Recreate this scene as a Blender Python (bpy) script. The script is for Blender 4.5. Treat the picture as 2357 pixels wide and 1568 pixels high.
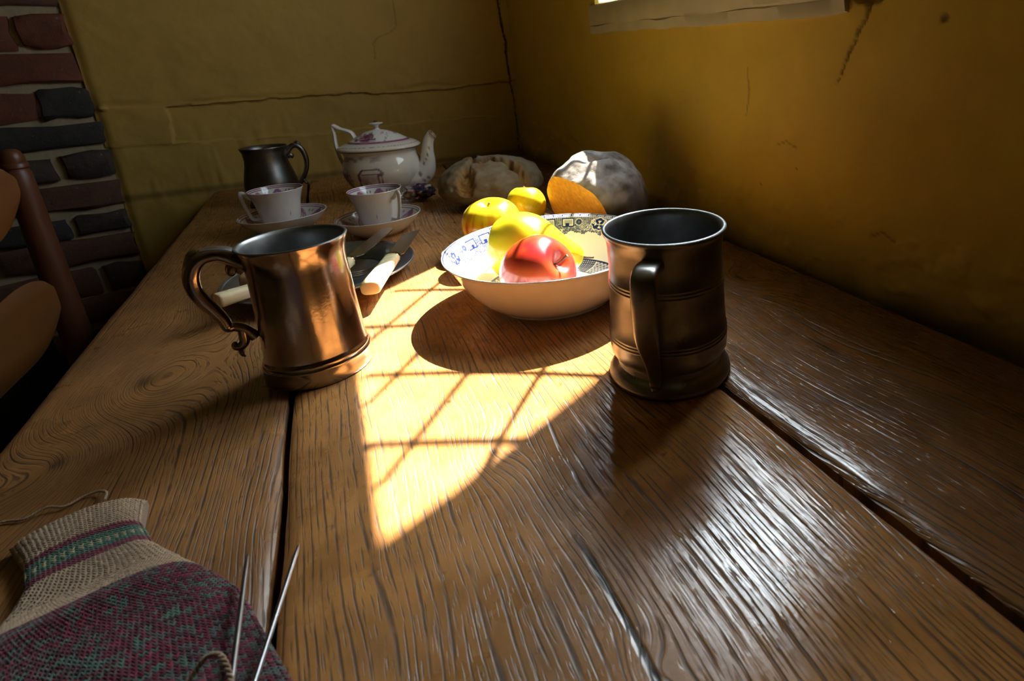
import bpy, math, random
import numpy as np
from mathutils import Vector, Matrix

for o in list(bpy.data.objects):
    bpy.data.objects.remove(o, do_unlink=True)
SC = bpy.context.scene
COL = SC.collection
random.seed(7)
RNG = np.random.default_rng(11)

# ---------------------------------------------------------------- camera
FPX, PITCH, ROLL, YAW = 1278.49, math.radians(15.974), math.radians(-2.21), math.radians(31.238)
cam_d = bpy.data.cameras.new('camera')
cam = bpy.data.objects.new('camera', cam_d)
COL.objects.link(cam)
fwd = Vector((math.sin(YAW) * math.cos(PITCH), math.cos(YAW) * math.cos(PITCH), -math.sin(PITCH)))
rgt = Vector((math.cos(YAW), -math.sin(YAW), 0))
upv = rgt.cross(fwd)
r2 = rgt * math.cos(ROLL) + upv * math.sin(ROLL)
u2 = -rgt * math.sin(ROLL) + upv * math.cos(ROLL)
cam.matrix_world = Matrix(((r2.x, u2.x, -fwd.x, 0), (r2.y, u2.y, -fwd.y, 0), (r2.z, u2.z, -fwd.z, 0.25), (0, 0, 0, 1)))
cam_d.sensor_width = 36
cam_d.lens = 36 * FPX / 2357
cam_d.shift_x = -373.78 / 2357
cam_d.shift_y = -295.86 / 2357
cam_d.clip_start = 0.01
cam_d.dof.use_dof = True
cam_d.dof.focus_distance = 0.56
cam_d.dof.aperture_fstop = 13
SC.camera = cam

# ---------------------------------------------------------------- sky, sun, exposure
world = bpy.data.worlds.new('sky')
SC.world = world
world.use_nodes = True
wn = world.node_tree.nodes
SUN = Vector((-0.686, -0.503, -1.0))
# hazy summer sky: even veil plus the sun's own aureole
wl = world.node_tree.links
tcw = wn.new('ShaderNodeTexCoord')
dt = wn.new('ShaderNodeVectorMath'); dt.operation = 'DOT_PRODUCT'
wl.new(tcw.outputs['Generated'], dt.inputs[0]); dt.inputs[1].default_value = tuple(-SUN.normalized())


def wmath(op, a, b):
    nd = wn.new('ShaderNodeMath'); nd.operation = op
    for i, v in enumerate((a, b)):
        if isinstance(v, (int, float)):
            nd.inputs[i].default_value = v
        else:
            wl.new(v, nd.inputs[i])
    return nd.outputs[0]


SKY_A, SKY_B, SKY_W = 6.5, 31.0, 0.07
aur = wmath('POWER', 2.718, wmath('DIVIDE', wmath('SUBTRACT', dt.outputs['Value'], 1.0), SKY_W))
wl.new(wmath('ADD', wmath('MULTIPLY', aur, SKY_B), SKY_A), wn['Background'].inputs[1])
wn['Background'].inputs[0].default_value = (0.80, 0.90, 1.0, 1)

sun_d = bpy.data.lights.new('sun', 'SUN')
sun = bpy.data.objects.new('sun', sun_d)
COL.objects.link(sun)
sun.rotation_euler = SUN.to_track_quat('-Z', 'Y').to_euler()
sun.location = (3, 3, 4)
sun_d.energy = 48
sun_d.color = (1.0, 0.91, 0.80)
sun_d.angle = math.radians(0.5)

SC.view_settings.view_transform = 'Standard'
SC.view_settings.look = 'None'
SC.view_settings.gamma = 1
SC.view_settings.use_curve_mapping = False
SC.view_settings.exposure = 0.0
SC.cycles.adaptive_threshold = 0.02
SC.cycles.max_bounces = 8

# window position in the right wall (inner face at x = WX)
WX = 0.452
HY0, HY1, HZ0, HZ1 = 0.41, 0.998, 0.338, 0.778
GX = WX + 0.026
portal_d = bpy.data.lights.new('window_portal', 'AREA')
portal = bpy.data.objects.new('window_portal', portal_d)
COL.objects.link(portal)
portal_d.shape = 'RECTANGLE'
portal_d.size = HZ1 - HZ0
portal_d.size_y = HY1 - HY0
portal_d.cycles.is_portal = True
portal.location = (WX + 0.050, (HY0 + HY1) / 2, (HZ0 + HZ1) / 2)
portal.rotation_euler = Vector((-1, 0, 0)).to_track_quat('-Z', 'Y').to_euler()


# ================================================================ helpers
def smooth(a, b, x):
    t = np.clip((x - a) / (b - a), 0, 1)
    return t * t * (3 - 2 * t)


def _hash(i, j, k, s):
    n = (i * 374761393 + j * 668265263 + k * 2147483647 % 1000003 * 69069 + s * 1274126177) & 0xFFFFFFFF
    n = ((n ^ (n >> 13)) * 1103515245) & 0xFFFFFFFF
    n = (n ^ (n >> 16)) & 0xFFFFFF
    return n / 0xFFFFFF


def vnoise(x, y, z=None, s=0):
    x = np.asarray(x, float); y = np.asarray(y, float)
    z = np.zeros_like(x) if z is None else np.asarray(z, float)
    xi, yi, zi = np.floor(x).astype(np.int64), np.floor(y).astype(np.int64), np.floor(z).astype(np.int64)
    xf, yf, zf = x - xi, y - yi, z - zi
    xf, yf, zf = [t * t * (3 - 2 * t) for t in (xf, yf, zf)]
    r = 0
    for a in (0, 1):
        for b in (0, 1):
            for c in (0, 1):
                w = (xf if a else 1 - xf) * (yf if b else 1 - yf) * (zf if c else 1 - zf)
                r = r + w * _hash(xi + a, yi + b, zi + c, s)
    return r * 2 - 1


def fbm(x, y, z=None, o=4, s=0):
    r, a = 0, 1.0
    x = np.asarray(x, float); y = np.asarray(y, float)
    z = np.zeros_like(x) if z is None else np.asarray(z, float)
    for i in range(o):
        r = r + a * vnoise(x, y, z, s + i * 17)
        x, y, z, a = x * 2.03 + 5.1, y * 2.03 + 1.7, z * 2.03 + 9.2, a * 0.5
    return r


def polydist(px, py, pts):
    d = np.full(np.shape(px), 1e9)
    for (ax, ay), (bx, by) in zip(pts[:-1], pts[1:]):
        vx, vy = bx - ax, by - ay
        t = np.clip(((px - ax) * vx + (py - ay) * vy) / (vx * vx + vy * vy + 1e-12), 0, 1)
        d = np.minimum(d, np.hypot(px - ax - t * vx, py - ay - t * vy))
    return d


class MB:
    """collects verts, faces and colours of one mesh"""
    def __init__(self):
        self.v, self.f, self.c, self.n = [], [], [], 0

    def add(self, v, f, col=None):
        v = np.asarray(v, float).reshape(-1, 3)
        self.v.append(v)
        self.f += [tuple(i + self.n for i in q) for q in f]
        if col is not None:
            col = np.asarray(col, float)
            if col.ndim == 1:
                col = np.tile(col, (len(v), 1))
            self.c.append(col[:, :3])
        self.n += len(v)
        return self

    def box(self, c, s, rz=0.0, col=None):
        v = np.array([(x, y, z) for z in (-.5, .5) for y in (-.5, .5) for x in (-.5, .5)]) * np.array(s)
        cs, sn = math.cos(rz), math.sin(rz)
        v = np.stack([v[:, 0] * cs - v[:, 1] * sn, v[:, 0] * sn + v[:, 1] * cs, v[:, 2]], 1) + np.array(c)
        return self.add(v, [(0, 2, 3, 1), (4, 5, 7, 6), (0, 1, 5, 4), (2, 6, 7, 3), (0, 4, 6, 2), (1, 3, 7, 5)], col)

    def grid(self, P, col=None, wrap=False, flip=False):
        """P: (n, m, 3)"""
        n, m = P.shape[:2]
        f = []
        mm = m if wrap else m - 1
        for i in range(n - 1):
            for j in range(mm):
                k = (j + 1) % m
                q = (i * m + j, i * m + k, (i + 1) * m + k, (i + 1) * m + j)
                f.append(q[::-1] if flip else q)
        return self.add(P.reshape(-1, 3), f, None if col is None else np.asarray(col).reshape(-1, 3))

    def lathe(self, prof, n=64, colf=None, sx=1.0, sy=1.0, cap0=False, cap1=False):
        prof = np.array(prof, float)
        th = np.arange(n) / n * 2 * math.pi
        R, T = np.meshgrid(prof[:, 0], th, indexing='ij')
        Z = np.repeat(prof[:, 1][:, None], n, 1)
        P = np.stack([R * np.cos(T) * sx, R * np.sin(T) * sy, Z], 2)
        b = self.n
        self.grid(P, None if colf is None else colf(T, R, Z), wrap=True)
        k = len(prof)
        if cap0:
            self.f.append(tuple(b + j for j in reversed(range(n))))
        if cap1:
            self.f.append(tuple(b + (k - 1) * n + j for j in range(n)))
        return self

    def sweep(self, pts, ra, rb=None, n=10, up=(0, 0, 1), col=None, caps=True, pw=1.0):
        """tube through pts; ra along the side direction, rb along the normal one"""
        pts = np.asarray(pts, float)
        k = len(pts)
        ra = np.broadcast_to(np.asarray(ra, float), (k,))
        rb = ra if rb is None else np.broadcast_to(np.asarray(rb, float), (k,))
        tg = np.gradient(pts, axis=0)
        tg /= np.linalg.norm(tg, axis=1)[:, None] + 1e-12
        up = np.array(up, float)
        rings = []
        prev = None
        for i in range(k):
            s = np.cross(tg[i], up)
            if np.linalg.norm(s) < 1e-4:
                s = prev if prev is not None else np.array([1.0, 0, 0])
            s = s / np.linalg.norm(s)
            if prev is not None and np.dot(s, prev) < 0:
                s = -s
            prev = s
            nn = np.cross(s, tg[i])
            a = np.arange(n) / n * 2 * math.pi
            ca, sa = np.cos(a), np.sin(a)
            if pw != 1.0:
                ca = np.sign(ca) * np.abs(ca) ** pw
                sa = np.sign(sa) * np.abs(sa) ** pw
            rings.append(pts[i] + np.outer(ca * ra[i], s) + np.outer(sa * rb[i], nn))
        b = self.n
        P = np.array(rings)
        self.grid(P, None if col is None else np.broadcast_to(np.asarray(col, float), P.shape), wrap=True)
        if caps:
            self.f.append(tuple(b + j for j in reversed(range(n))))
            self.f.append(tuple(b + (k - 1) * n + j for j in range(n)))
        return self

    def build(self, name, mat, parent=None, smooth_deg=40, kind=None, loc=None, fixn=True):
        me = bpy.data.meshes.new(name)
        V = np.concatenate(self.v)
        me.from_pydata(V.tolist(), [], self.f)
        if self.c:
            C = np.concatenate(self.c)
            at = me.color_attributes.new('Col', 'FLOAT_COLOR', 'POINT')
            at.data.foreach_set('color', np.concatenate([C, np.ones((len(C), 1))], 1).astype(np.float32).ravel())
        if fixn:
            import bmesh
            bm = bmesh.new(); bm.from_mesh(me)
            bmesh.ops.recalc_face_normals(bm, faces=bm.faces)
            bm.to_mesh(me); bm.free()
        if smooth_deg:
            me.shade_smooth()
            if smooth_deg < 180:
                me.set_sharp_from_angle(angle=math.radians(smooth_deg))
        me.materials.append(mat)
        o = bpy.data.objects.new(name, me)
        COL.objects.link(o)
        if parent is not None:
            o.parent = parent
        if loc is not None:
            o.location = loc
        if kind:
            o['kind'] = kind
        return o


def spline(pts, n=8):
    """Catmull-Rom through pts"""
    P = np.asarray(pts, float)
    Q = np.vstack([2 * P[0] - P[1], P, 2 * P[-1] - P[-2]])
    out = []
    for i in range(1, len(Q) - 2):
        p0, p1, p2, p3 = Q[i - 1], Q[i], Q[i + 1], Q[i + 2]
        for t in np.arange(n) / n:
            out.append(0.5 * (2 * p1 + (p2 - p0) * t + (2 * p0 - 5 * p1 + 4 * p2 - p3) * t * t + (3 * p1 - p0 - 3 * p2 + p3) * t ** 3))
    out.append(P[-1])
    return np.array(out)


def interp(vals, n):
    return np.interp(np.linspace(0, len(vals) - 1, n), np.arange(len(vals)), vals)


def thing(name, label, cat, loc=(0, 0, 0), rz=0.0, group=None):
    o = bpy.data.objects.new(name, None)
    COL.objects.link(o)
    o.empty_display_size = 0.02
    o.location = loc
    o.rotation_euler = (0, 0, rz)
    return tag(o, label, cat, group)


def tag(o, label, cat, group=None):
    o['label'] = label
    o['category'] = cat
    if group:
        o['group'] = group
    return o


def struct(o, label=None):
    o['kind'] = 'structure'
    if label:
        o['label'] = label
    return o


# ---------------------------------------------------------------- node helper
class NT:
    def __init__(self, name):
        self.m = bpy.data.materials.new(name)
        self.m.use_nodes = True
        self.t = self.m.node_tree
        self.b = self.t.nodes['Principled BSDF']
        self.tc = None

    def n(self, ty, **kw):
        nd = self.t.nodes.new(ty)
        for k, v in kw.items():
            setattr(nd, k, v)
        return nd

    def put(self, sock, v):
        if hasattr(v, 'is_linked') or isinstance(v, bpy.types.NodeSocket):
            self.t.links.new(v, sock)
        elif v is not None:
            if isinstance(v, (tuple, list)) and len(v) == 3 and sock.type == 'RGBA':
                v = (*v, 1)
            sock.default_value = v

    def co(self, which='Object'):
        if self.tc is None:
            self.tc = self.n('ShaderNodeTexCoord')
        return self.tc.outputs[which]

    def ma(self, op, a, b=None, c=None, clamp=False):
        nd = self.n('ShaderNodeMath', operation=op)
        nd.use_clamp = clamp
        for i, v in enumerate((a, b, c)):
            if v is not None:
                self.put(nd.inputs[i], v)
        return nd.outputs[0]

    def xyz(self, v):
        nd = self.n('ShaderNodeSeparateXYZ')
        self.put(nd.inputs[0], v)
        return nd.outputs

    def vec(self, x, y, z=0.0):
        nd = self.n('ShaderNodeCombineXYZ')
        for i, v in enumerate((x, y, z)):
            self.put(nd.inputs[i], v)
        return nd.outputs[0]

    def noise(self, v=None, scale=5.0, detail=3.0, rough=0.5, dist=0.0):
        nd = self.n('ShaderNodeTexNoise')
        self.put(nd.inputs['Vector'], v if v is not None else self.co())
        nd.inputs['Scale'].default_value = scale
        nd.inputs['Detail'].default_value = detail
        nd.inputs['Roughness'].default_value = rough
        nd.inputs['Distortion'].default_value = dist
        return nd.outputs[0]

    def ramp(self, f, stops, interp='LINEAR'):
        nd = self.n('ShaderNodeValToRGB')
        self.put(nd.inputs[0], f)
        cr = nd.color_ramp
        cr.interpolation = interp
        while len(cr.elements) < len(stops):
            cr.elements.new(0.5)
        for e, (p, c) in zip(cr.elements, stops):
            e.position = p
            e.color = (c, c, c, 1) if isinstance(c, (int, float)) else (*c, 1)
        return nd.outputs[0]

    def mix(self, f, a, b, mode='MIX'):
        nd = self.n('ShaderNodeMix', data_type='RGBA', blend_type=mode)
        nd.clamp_factor = True
        self.put(nd.inputs[0], f)
        self.put(nd.inputs[6], a)
        self.put(nd.inputs[7], b)
        return nd.outputs[2]

    def attr(self, name='Col'):
        nd = self.n('ShaderNodeAttribute', attribute_name=name)
        return nd.outputs['Color']

    def bump(self, h, strength=0.3, dist=0.002, normal=None):
        nd = self.n('ShaderNodeBump')
        nd.inputs['Strength'].default_value = strength
        nd.inputs['Distance'].default_value = dist
        self.put(nd.inputs['Height'], h)
        if normal is not None:
            self.put(nd.inputs['Normal'], normal)
        return nd.outputs[0]

    def set(self, **kw):
        names = dict(color='Base Color', rough='Roughness', metal='Metallic', normal='Normal', ior='IOR', spec='Specular IOR Level',
                     coat='Coat Weight', coatr='Coat Roughness', trans='Transmission Weight', sss='Subsurface Weight', sheen='Sheen Weight',
                     alpha='Alpha', sssr='Subsurface Radius', ssss='Subsurface Scale')
        for k, v in kw.items():
            self.put(self.b.inputs[names[k]], v)
        return self.m


def simple(name, col, rough=0.5, metal=0.0, var=0.15, scale=30, bump=0.0, bscale=60, **kw):
    t = NT(name)
    f = t.noise(scale=scale, detail=4)
    c = t.mix(f, tuple(max(0, x * (1 - var)) for x in col), tuple(min(1, x * (1 + var)) for x in col))
    a = dict(color=c, rough=t.ramp(t.noise(scale=scale * 1.7), [(0.3, max(0.02, rough * 0.8)), (0.7, min(1, rough * 1.2))]), metal=metal)
    if bump:
        a['normal'] = t.bump(t.noise(scale=bscale, detail=5), bump, 0.002)
    a.update(kw)
    return t.set(**a)


def colmat(name, rough=0.5, bump=0.0, bscale=200, var=0.0, **kw):
    t = NT(name)
    c = t.attr()
    if var:
        c = t.mix(t.ma('MULTIPLY', t.noise(scale=bscale * 0.5, detail=5), var), c, (0.02, 0.015, 0.01))
    a = dict(color=c, rough=rough)
    if bump:
        a['normal'] = t.bump(t.noise(scale=bscale, detail=6, rough=0.6), bump, 0.002)
    a.update(kw)
    return t.set(**a)


# ================================================================ materials
def oak(name, light, mid, dark, knots, seed, spacing=0.0042, relief=0.55, rough=0.30, stain=0.62, groove=None, worn=None):
    """oiled old oak: growth rings bent round knots, open pores, relief"""
    t = NT(name)
    P = t.co()
    x, y, z = t.xyz(P)
    yo = t.ma('ADD', y, seed * 3.7)
    slow = t.noise(t.vec(t.ma('MULTIPLY', x, 6.0), t.ma('MULTIPLY', yo, 2.2), seed), 1.0, 2, 0.5)
    f = t.ma('ADD', x, t.ma('MULTIPLY', t.ma('SUBTRACT', slow, 0.5), 0.060))
    wob = t.noise(t.vec(t.ma('MULTIPLY', x, 40.0), t.ma('MULTIPLY', yo, 11.0), seed), 1.0, 3, 0.55)
    f = t.ma('ADD', f, t.ma('MULTIPLY', t.ma('SUBTRACT', wob, 0.5), 0.0036))
    kd = None
    for (kx, ky, A, sx, sy) in knots:
        dx = t.ma('MULTIPLY', t.ma('SUBTRACT', x, kx), 1.0 / sx)
        dy = t.ma('MULTIPLY', t.ma('SUBTRACT', y, ky), 1.0 / sy)
        d2 = t.ma('ADD', t.ma('MULTIPLY', dx, dx), t.ma('MULTIPLY', dy, dy))
        g = t.ma('POWER', 2.718, t.ma('MULTIPLY', d2, -1.0))
        f = t.ma('ADD', f, t.ma('MULTIPLY', g, A))
        core = t.ma('POWER', 2.718, t.ma('MULTIPLY', d2, -34.0))
        kd = core if kd is None else t.ma('MAXIMUM', kd, core)
    # slow rings
    rings = t.noise(t.vec(t.ma('MULTIPLY', f, 95.0), t.ma('MULTIPLY', yo, 1.6), seed), 1.0, 3, 0.6)
    fine = t.noise(t.vec(t.ma('MULTIPLY', f, 620.0), t.ma('MULTIPLY', yo, 16.0), seed), 1.0, 3, 0.6)
    # early-wood lines at an uneven pitch
    ph = t.ma('ADD', t.ma('DIVIDE', f, spacing), t.ma('MULTIPLY', t.noise(t.vec(t.ma('MULTIPLY', f, 55.0), t.ma('MULTIPLY', yo, 1.2), seed + 3), 1.0, 2), 5.0))
    fr = t.ma('ABSOLUTE', t.ma('SUBTRACT', t.ma('FRACT', ph), 0.5))
    line = t.ramp(fr, [(0.0, 1.0), (0.07, 0.8), (0.17, 0.0)])
    dash = t.noise(t.vec(t.ma('MULTIPLY', f, 330.0), t.ma('MULTIPLY', yo, 34.0), seed), 1.0, 2, 0.6)
    line = t.ma('MULTIPLY', line, t.ramp(dash, [(0.36, 0.0), (0.55, 1.0)]))
    # short open pores
    pore = t.noise(t.vec(t.ma('MULTIPLY', f, 1100.0), t.ma('MULTIPLY', yo, 60.0), seed + 7), 1.0, 1, 0.5)
    pore = t.ramp(pore, [(0.60, 0.0), (0.70, 1.0)])
    pits = t.ma('MAXIMUM', line, t.ma('MULTIPLY', pore, 0.7))
    blot = t.noise(t.vec(x, y, seed), 9.0, 5, 0.62)
    c = t.mix(rings, mid, light)
    c = t.mix(t.ma('MULTIPLY', fine, 0.42), c, mid)
    c = t.mix(t.ma('MULTIPLY', t.ramp(blot, [(0.46, 0.0), (0.74, 1.0)]), stain), c, dark)
    mot = t.noise(t.vec(x, t.ma('MULTIPLY', y, 0.6), seed + 9), 48.0, 5, 0.65)
    c = t.mix(t.ma('MULTIPLY', t.ramp(mot, [(0.44, 0.0), (0.66, 1.0)]), 0.55), c, tuple(v * 0.55 for v in mid))
    spots = t.ramp(t.noise(t.vec(x, y, seed + 2), 70.0, 3, 0.6), [(0.66, 0.0), (0.74, 1.0)])
    c = t.mix(t.ma('MULTIPLY', spots, 0.55), c, dark)
    c = t.mix(t.ma('MULTIPLY', pits, 0.86), c, tuple(v * 0.45 for v in dark))
    h = t.ma('SUBTRACT', t.ma('MULTIPLY', fine, 0.30), pits)
    if kd is not None:
        c = t.mix(t.ma('MULTIPLY', kd, 0.85), c, tuple(v * 0.5 for v in dark))
        h = t.ma('SUBTRACT', h, t.ma('MULTIPLY', kd, 0.8))
    if groove:
        gx, ga, gb = groove
        gw = t.ma('ABSOLUTE', t.ma('SUBTRACT', t.ma('ADD', x, t.ma('MULTIPLY', t.ma('SUBTRACT', wob, 0.5), 0.006)), gx))
        gl = t.ramp(t.ma('DIVIDE', gw, 0.004), [(0.0, 1.0), (0.25, 0.9), (0.6, 0.0)])
        gl = t.ma('MULTIPLY', gl, t.ma('MULTIPLY', t.ramp(t.ma('SUBTRACT', y, ga), [(0.0, 0.0), (0.02, 1.0)]), t.ramp(t.ma('SUBTRACT', gb, y), [(0.0, 0.0), (0.03, 1.0)])))
        c = t.mix(gl, c, tuple(v * 0.2 for v in dark))
        h = t.ma('SUBTRACT', h, t.ma('MULTIPLY', gl, 0.9))
    if worn:      # polished flat on one side of the board, ridged on the other
        wr = t.ramp(t.ma('DIVIDE', t.ma('SUBTRACT', x, worn[0]), worn[1] - worn[0]), [(0.0, 0.0), (1.0, 1.0)])
        h = t.ma('MULTIPLY', h, t.ma('MULTIPLY_ADD', wr, 0.80, 0.20))
    n1 = t.bump(h, relief, 0.0012)
    n2 = t.bump(t.noise(t.vec(x, y, 0.0), 260.0, 4, 0.6), 0.06, 0.001, n1)
    ro = t.ramp(t.noise(t.vec(x, y, seed + 5), 26.0, 5, 0.6), [(0.3, rough - 0.06), (0.7, rough + 0.12)])
    ro = t.ma('ADD', ro, t.ma('MULTIPLY', pits, 0.3))
    if worn:
        ro = t.ma('ADD', ro, t.ma('MULTIPLY_ADD', wr, -0.16, 0.16))
    return t.set(color=c, rough=ro, normal=n2, ior=1.68)


OAK_L = oak('oak_left', (0.41, 0.188, 0.060), (0.29, 0.126, 0.038), (0.075, 0.032, 0.012),
            [(-0.172, 0.59, 0.075, 0.045, 0.085), (-0.195, 0.49, -0.04, 0.03, 0.05), (-0.13, 0.80, 0.05, 0.04, 0.07), (-0.028, 0.41, 0.02, 0.02, 0.04)], 1.3, 0.0034, 0.40, 0.30)
OAK_M = oak('oak_middle', (0.62, 0.290, 0.088), (0.46, 0.198, 0.056), (0.085, 0.038, 0.015),
            [(0.040, 0.409, 0.004, 0.010, 0.014), (0.054, 0.332, 0.013, 0.017, 0.026), (0.075, 0.153, 0.010, 0.011, 0.016), (-0.03, 0.72, -0.03, 0.03, 0.07)], 2.1, 0.0048, 0.55, 0.12, groove=(0.0745, 0.02, 0.252), worn=(0.055, 0.145))
OAK_R = oak('oak_right', (0.36, 0.165, 0.054), (0.25, 0.106, 0.036), (0.07, 0.031, 0.013),
            [(0.366, 0.467, 0.04, 0.03, 0.05), (0.33, 0.30, 0.02, 0.03, 0.09)], 5.6, 0.0050, 0.55, 0.15, stain=0.6)
OAK_DARK = simple('dark_oak', (0.10, 0.05, 0.022), 0.45, var=0.4, scale=20, bump=0.2)


def plaster_mat(name, c1, c2, dirt_shade):
    t = NT(name)
    f = t.noise(scale=3.0, detail=6, rough=0.6)
    g = t.noise(scale=14.0, detail=6, rough=0.65)
    c = t.mix(f, c1, c2)
    c = t.mix(t.ma('MULTIPLY', t.ramp(g, [(0.45, 0.0), (0.75, 1.0)]), 0.35), c, dirt_shade)
    w = t.xyz(t.attr())[0]      # dirt in cracks and chips, painted shade at ledge and wall foot, dark lines
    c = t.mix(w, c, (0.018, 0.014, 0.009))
    h = t.ma('ADD', t.ma('MULTIPLY', t.noise(scale=45, detail=6, rough=0.6), 0.7), t.ma('MULTIPLY', t.noise(scale=160, detail=4), 0.25))
    return t.set(color=c, rough=0.62, normal=t.bump(h, 0.22, 0.004), spec=0.3)


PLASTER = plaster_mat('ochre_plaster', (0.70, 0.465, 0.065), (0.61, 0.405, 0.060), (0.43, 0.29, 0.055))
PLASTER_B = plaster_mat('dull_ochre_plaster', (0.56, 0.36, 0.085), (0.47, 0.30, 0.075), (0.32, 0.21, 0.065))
LIMEWASH = simple('limewash', (0.80, 0.74, 0.60), 0.8, var=0.06, scale=8, bump=0.2)
CREAM = simple('cream_paint', (0.55, 0.47, 0.30), 0.55, var=0.2, scale=25, bump=0.25, bscale=60)
WHITE_PAINT = simple('white_paint', (0.78, 0.78, 0.74), 0.45, var=0.06, bump=0.1)
LEAD = simple('lead', (0.10, 0.10, 0.11), 0.5, 0.6)
MORTAR = simple('mortar', (0.46, 0.37, 0.24), 0.9, var=0.3, scale=40, bump=0.7, bscale=120)
FLOOR = simple('stone_floor', (0.12, 0.09, 0.07), 0.7, var=0.3, scale=6, bump=0.3, bscale=30)


def brickmat(name, c, c2):
    t = NT(name)
    col = t.mix(t.ramp(t.noise(scale=35, detail=6, rough=0.65), [(0.35, 0.0), (0.7, 1.0)]), c, c2)
    sp = t.ramp(t.noise(scale=140, detail=3), [(0.68, 0.0), (0.76, 1.0)])
    col = t.mix(t.ma('MULTIPLY', sp, 0.4), col, (0.3, 0.26, 0.2))
    return t.set(color=col, rough=0.85, normal=t.bump(t.noise(scale=90, detail=6, rough=0.65), 0.6, 0.004))


BRICKS = [brickmat('red_brick', (0.21, 0.062, 0.035), (0.13, 0.048, 0.032)),
          brickmat('burnt_brick', (0.050, 0.040, 0.036), (0.09, 0.062, 0.05)),
          brickmat('brown_brick', (0.16, 0.068, 0.042), (0.09, 0.05, 0.038)),
          brickmat('blue_brick', (0.058, 0.054, 0.054), (0.036, 0.032, 0.030))]


def metal(name, c, rough, tarn=0.4, tcol=(0.05, 0.04, 0.03)):
    t = NT(name)
    k = t.ramp(t.noise(scale=38, detail=6, rough=0.65), [(0.35, 0.0), (0.75, 1.0)])
    col = t.mix(t.ma('MULTIPLY', k, tarn), c, tcol)
    scr = t.noise(scale=400, detail=3, rough=0.6)
    ro = t.ramp(t.noise(scale=22, detail=5, rough=0.6), [(0.3, rough * 0.75), (0.7, rough * 1.35)])
    return t.set(color=col, rough=ro, metal=1.0, normal=t.bump(t.ma('ADD', scr, t.ma('MULTIPLY', t.noise(scale=60), 1.5)), 0.05, 0.001))


COPPERY = metal('bronzed_pewter', (0.40, 0.335, 0.275), 0.16, 0.5, (0.16, 0.12, 0.09))
PEWTER_IN = metal('dull_pewter_inside', (0.34, 0.35, 0.35), 0.42, 0.5)
PEWTER2 = metal('dark_pewter', (0.29, 0.275, 0.26), 0.32, 0.55, (0.09, 0.08, 0.07))
PEWTER3 = metal('black_pewter', (0.22, 0.22, 0.22), 0.36, 0.5)
PEWTER_PLATE = metal('plate_pewter', (0.34, 0.36, 0.38), 0.40, 0.45)
STEEL = metal('knife_steel', (0.55, 0.53, 0.51), 0.22, 0.25, (0.2, 0.18, 0.17))
SILVER = metal('ferrule_silver', (0.8, 0.78, 0.74), 0.15, 0.2)
NEEDLE = metal('needle_steel', (0.30, 0.30, 0.31), 0.30, 0.4)
IVORY = simple('ivory', (0.80, 0.68, 0.43), 0.28, var=0.08, scale=40, sss=0.25, ssss=0.006, sssr=(1.0, 0.55, 0.2))
HORN = simple('horn', (0.34, 0.19, 0.09), 0.35, var=0.25, scale=60)
CHINA = colmat('painted_china', 0.12, coat=0.4, coatr=0.05)
BOWLMAT = colmat('transfer_printed_china', 0.10, coat=0.4, coatr=0.04)
APPLE = colmat('apple_skin', 0.22, bump=0.02, bscale=300, sss=0.12, ssss=0.01, sssr=(1.0, 0.7, 0.15), coat=0.25, coatr=0.15)
CRUST = colmat('bread_crust', 0.9, bump=0.35, bscale=220)
CRUMB = simple('bread_crumb', (0.66, 0.34, 0.04), 0.9, var=0.45, scale=160, bump=1.0, bscale=260)
STEMM = simple('stem', (0.11, 0.06, 0.025), 0.8, var=0.4, scale=300)
CALYX = simple('calyx', (0.08, 0.05, 0.02), 0.9, var=0.4, scale=300)
WOOL = colmat('wool', 0.95, bump=0.25, bscale=900, sheen=0.3)
YARN = simple('tan_yarn', (0.40, 0.28, 0.18), 0.95, var=0.3, scale=500, sheen=0.3)
CHAIRW = simple('chair_wood', (0.20, 0.075, 0.018), 0.42, var=0.35, scale=18, bump=0.1)
CHAIRD = simple('chair_post_wood', (0.105, 0.034, 0.014), 0.45, var=0.35, scale=18)
RUSH = simple('rush_seat', (0.10, 0.07, 0.03), 0.8, var=0.4, scale=90, bump=0.5, bscale=150)
IRON = simple('black_iron', (0.014, 0.017, 0.014), 0.6, 0.2, var=0.3, scale=30, bump=0.2)
PALEWOOD = simple('pale_beech', (0.50, 0.37, 0.25), 0.65, var=0.2, scale=30, bump=0.25, bscale=150)
CLOTH = colmat('printed_cloth', 0.9, bump=0.3, bscale=300)
GRASS = simple('grass', (0.06, 0.13, 0.03), 0.9, var=0.4, scale=3)
BARK = simple('bark', (0.06, 0.045, 0.03), 0.9, var=0.4, scale=12, bump=0.8, bscale=25)
g = NT('window_glass')
tr = g.n('ShaderNodeBsdfTransparent'); tr.inputs[0].default_value = (0.93, 0.96, 0.94, 1)
gl = g.n('ShaderNodeBsdfGlossy'); gl.inputs['Roughness'].default_value = 0.02
mx = g.n('ShaderNodeMixShader'); lw = g.n('ShaderNodeLayerWeight'); lw.inputs[0].default_value = 0.5
fz = g.ma('MULTIPLY_ADD', g.ma('POWER', lw.outputs['Facing'], 4.0), 0.6, 0.04)
g.t.links.new(fz, mx.inputs[0]); g.t.links.new(tr.outputs[0], mx.inputs[1]); g.t.links.new(gl.outputs[0], mx.inputs[2])
g.t.links.new(mx.outputs[0], g.t.nodes['Material Output'].inputs[0])
GLASS = g.m

# ================================================================ the room
FZ, CZ = -0.76, 1.28
RX0, RY0, BY = -2.2, -2.2, 1.546

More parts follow.
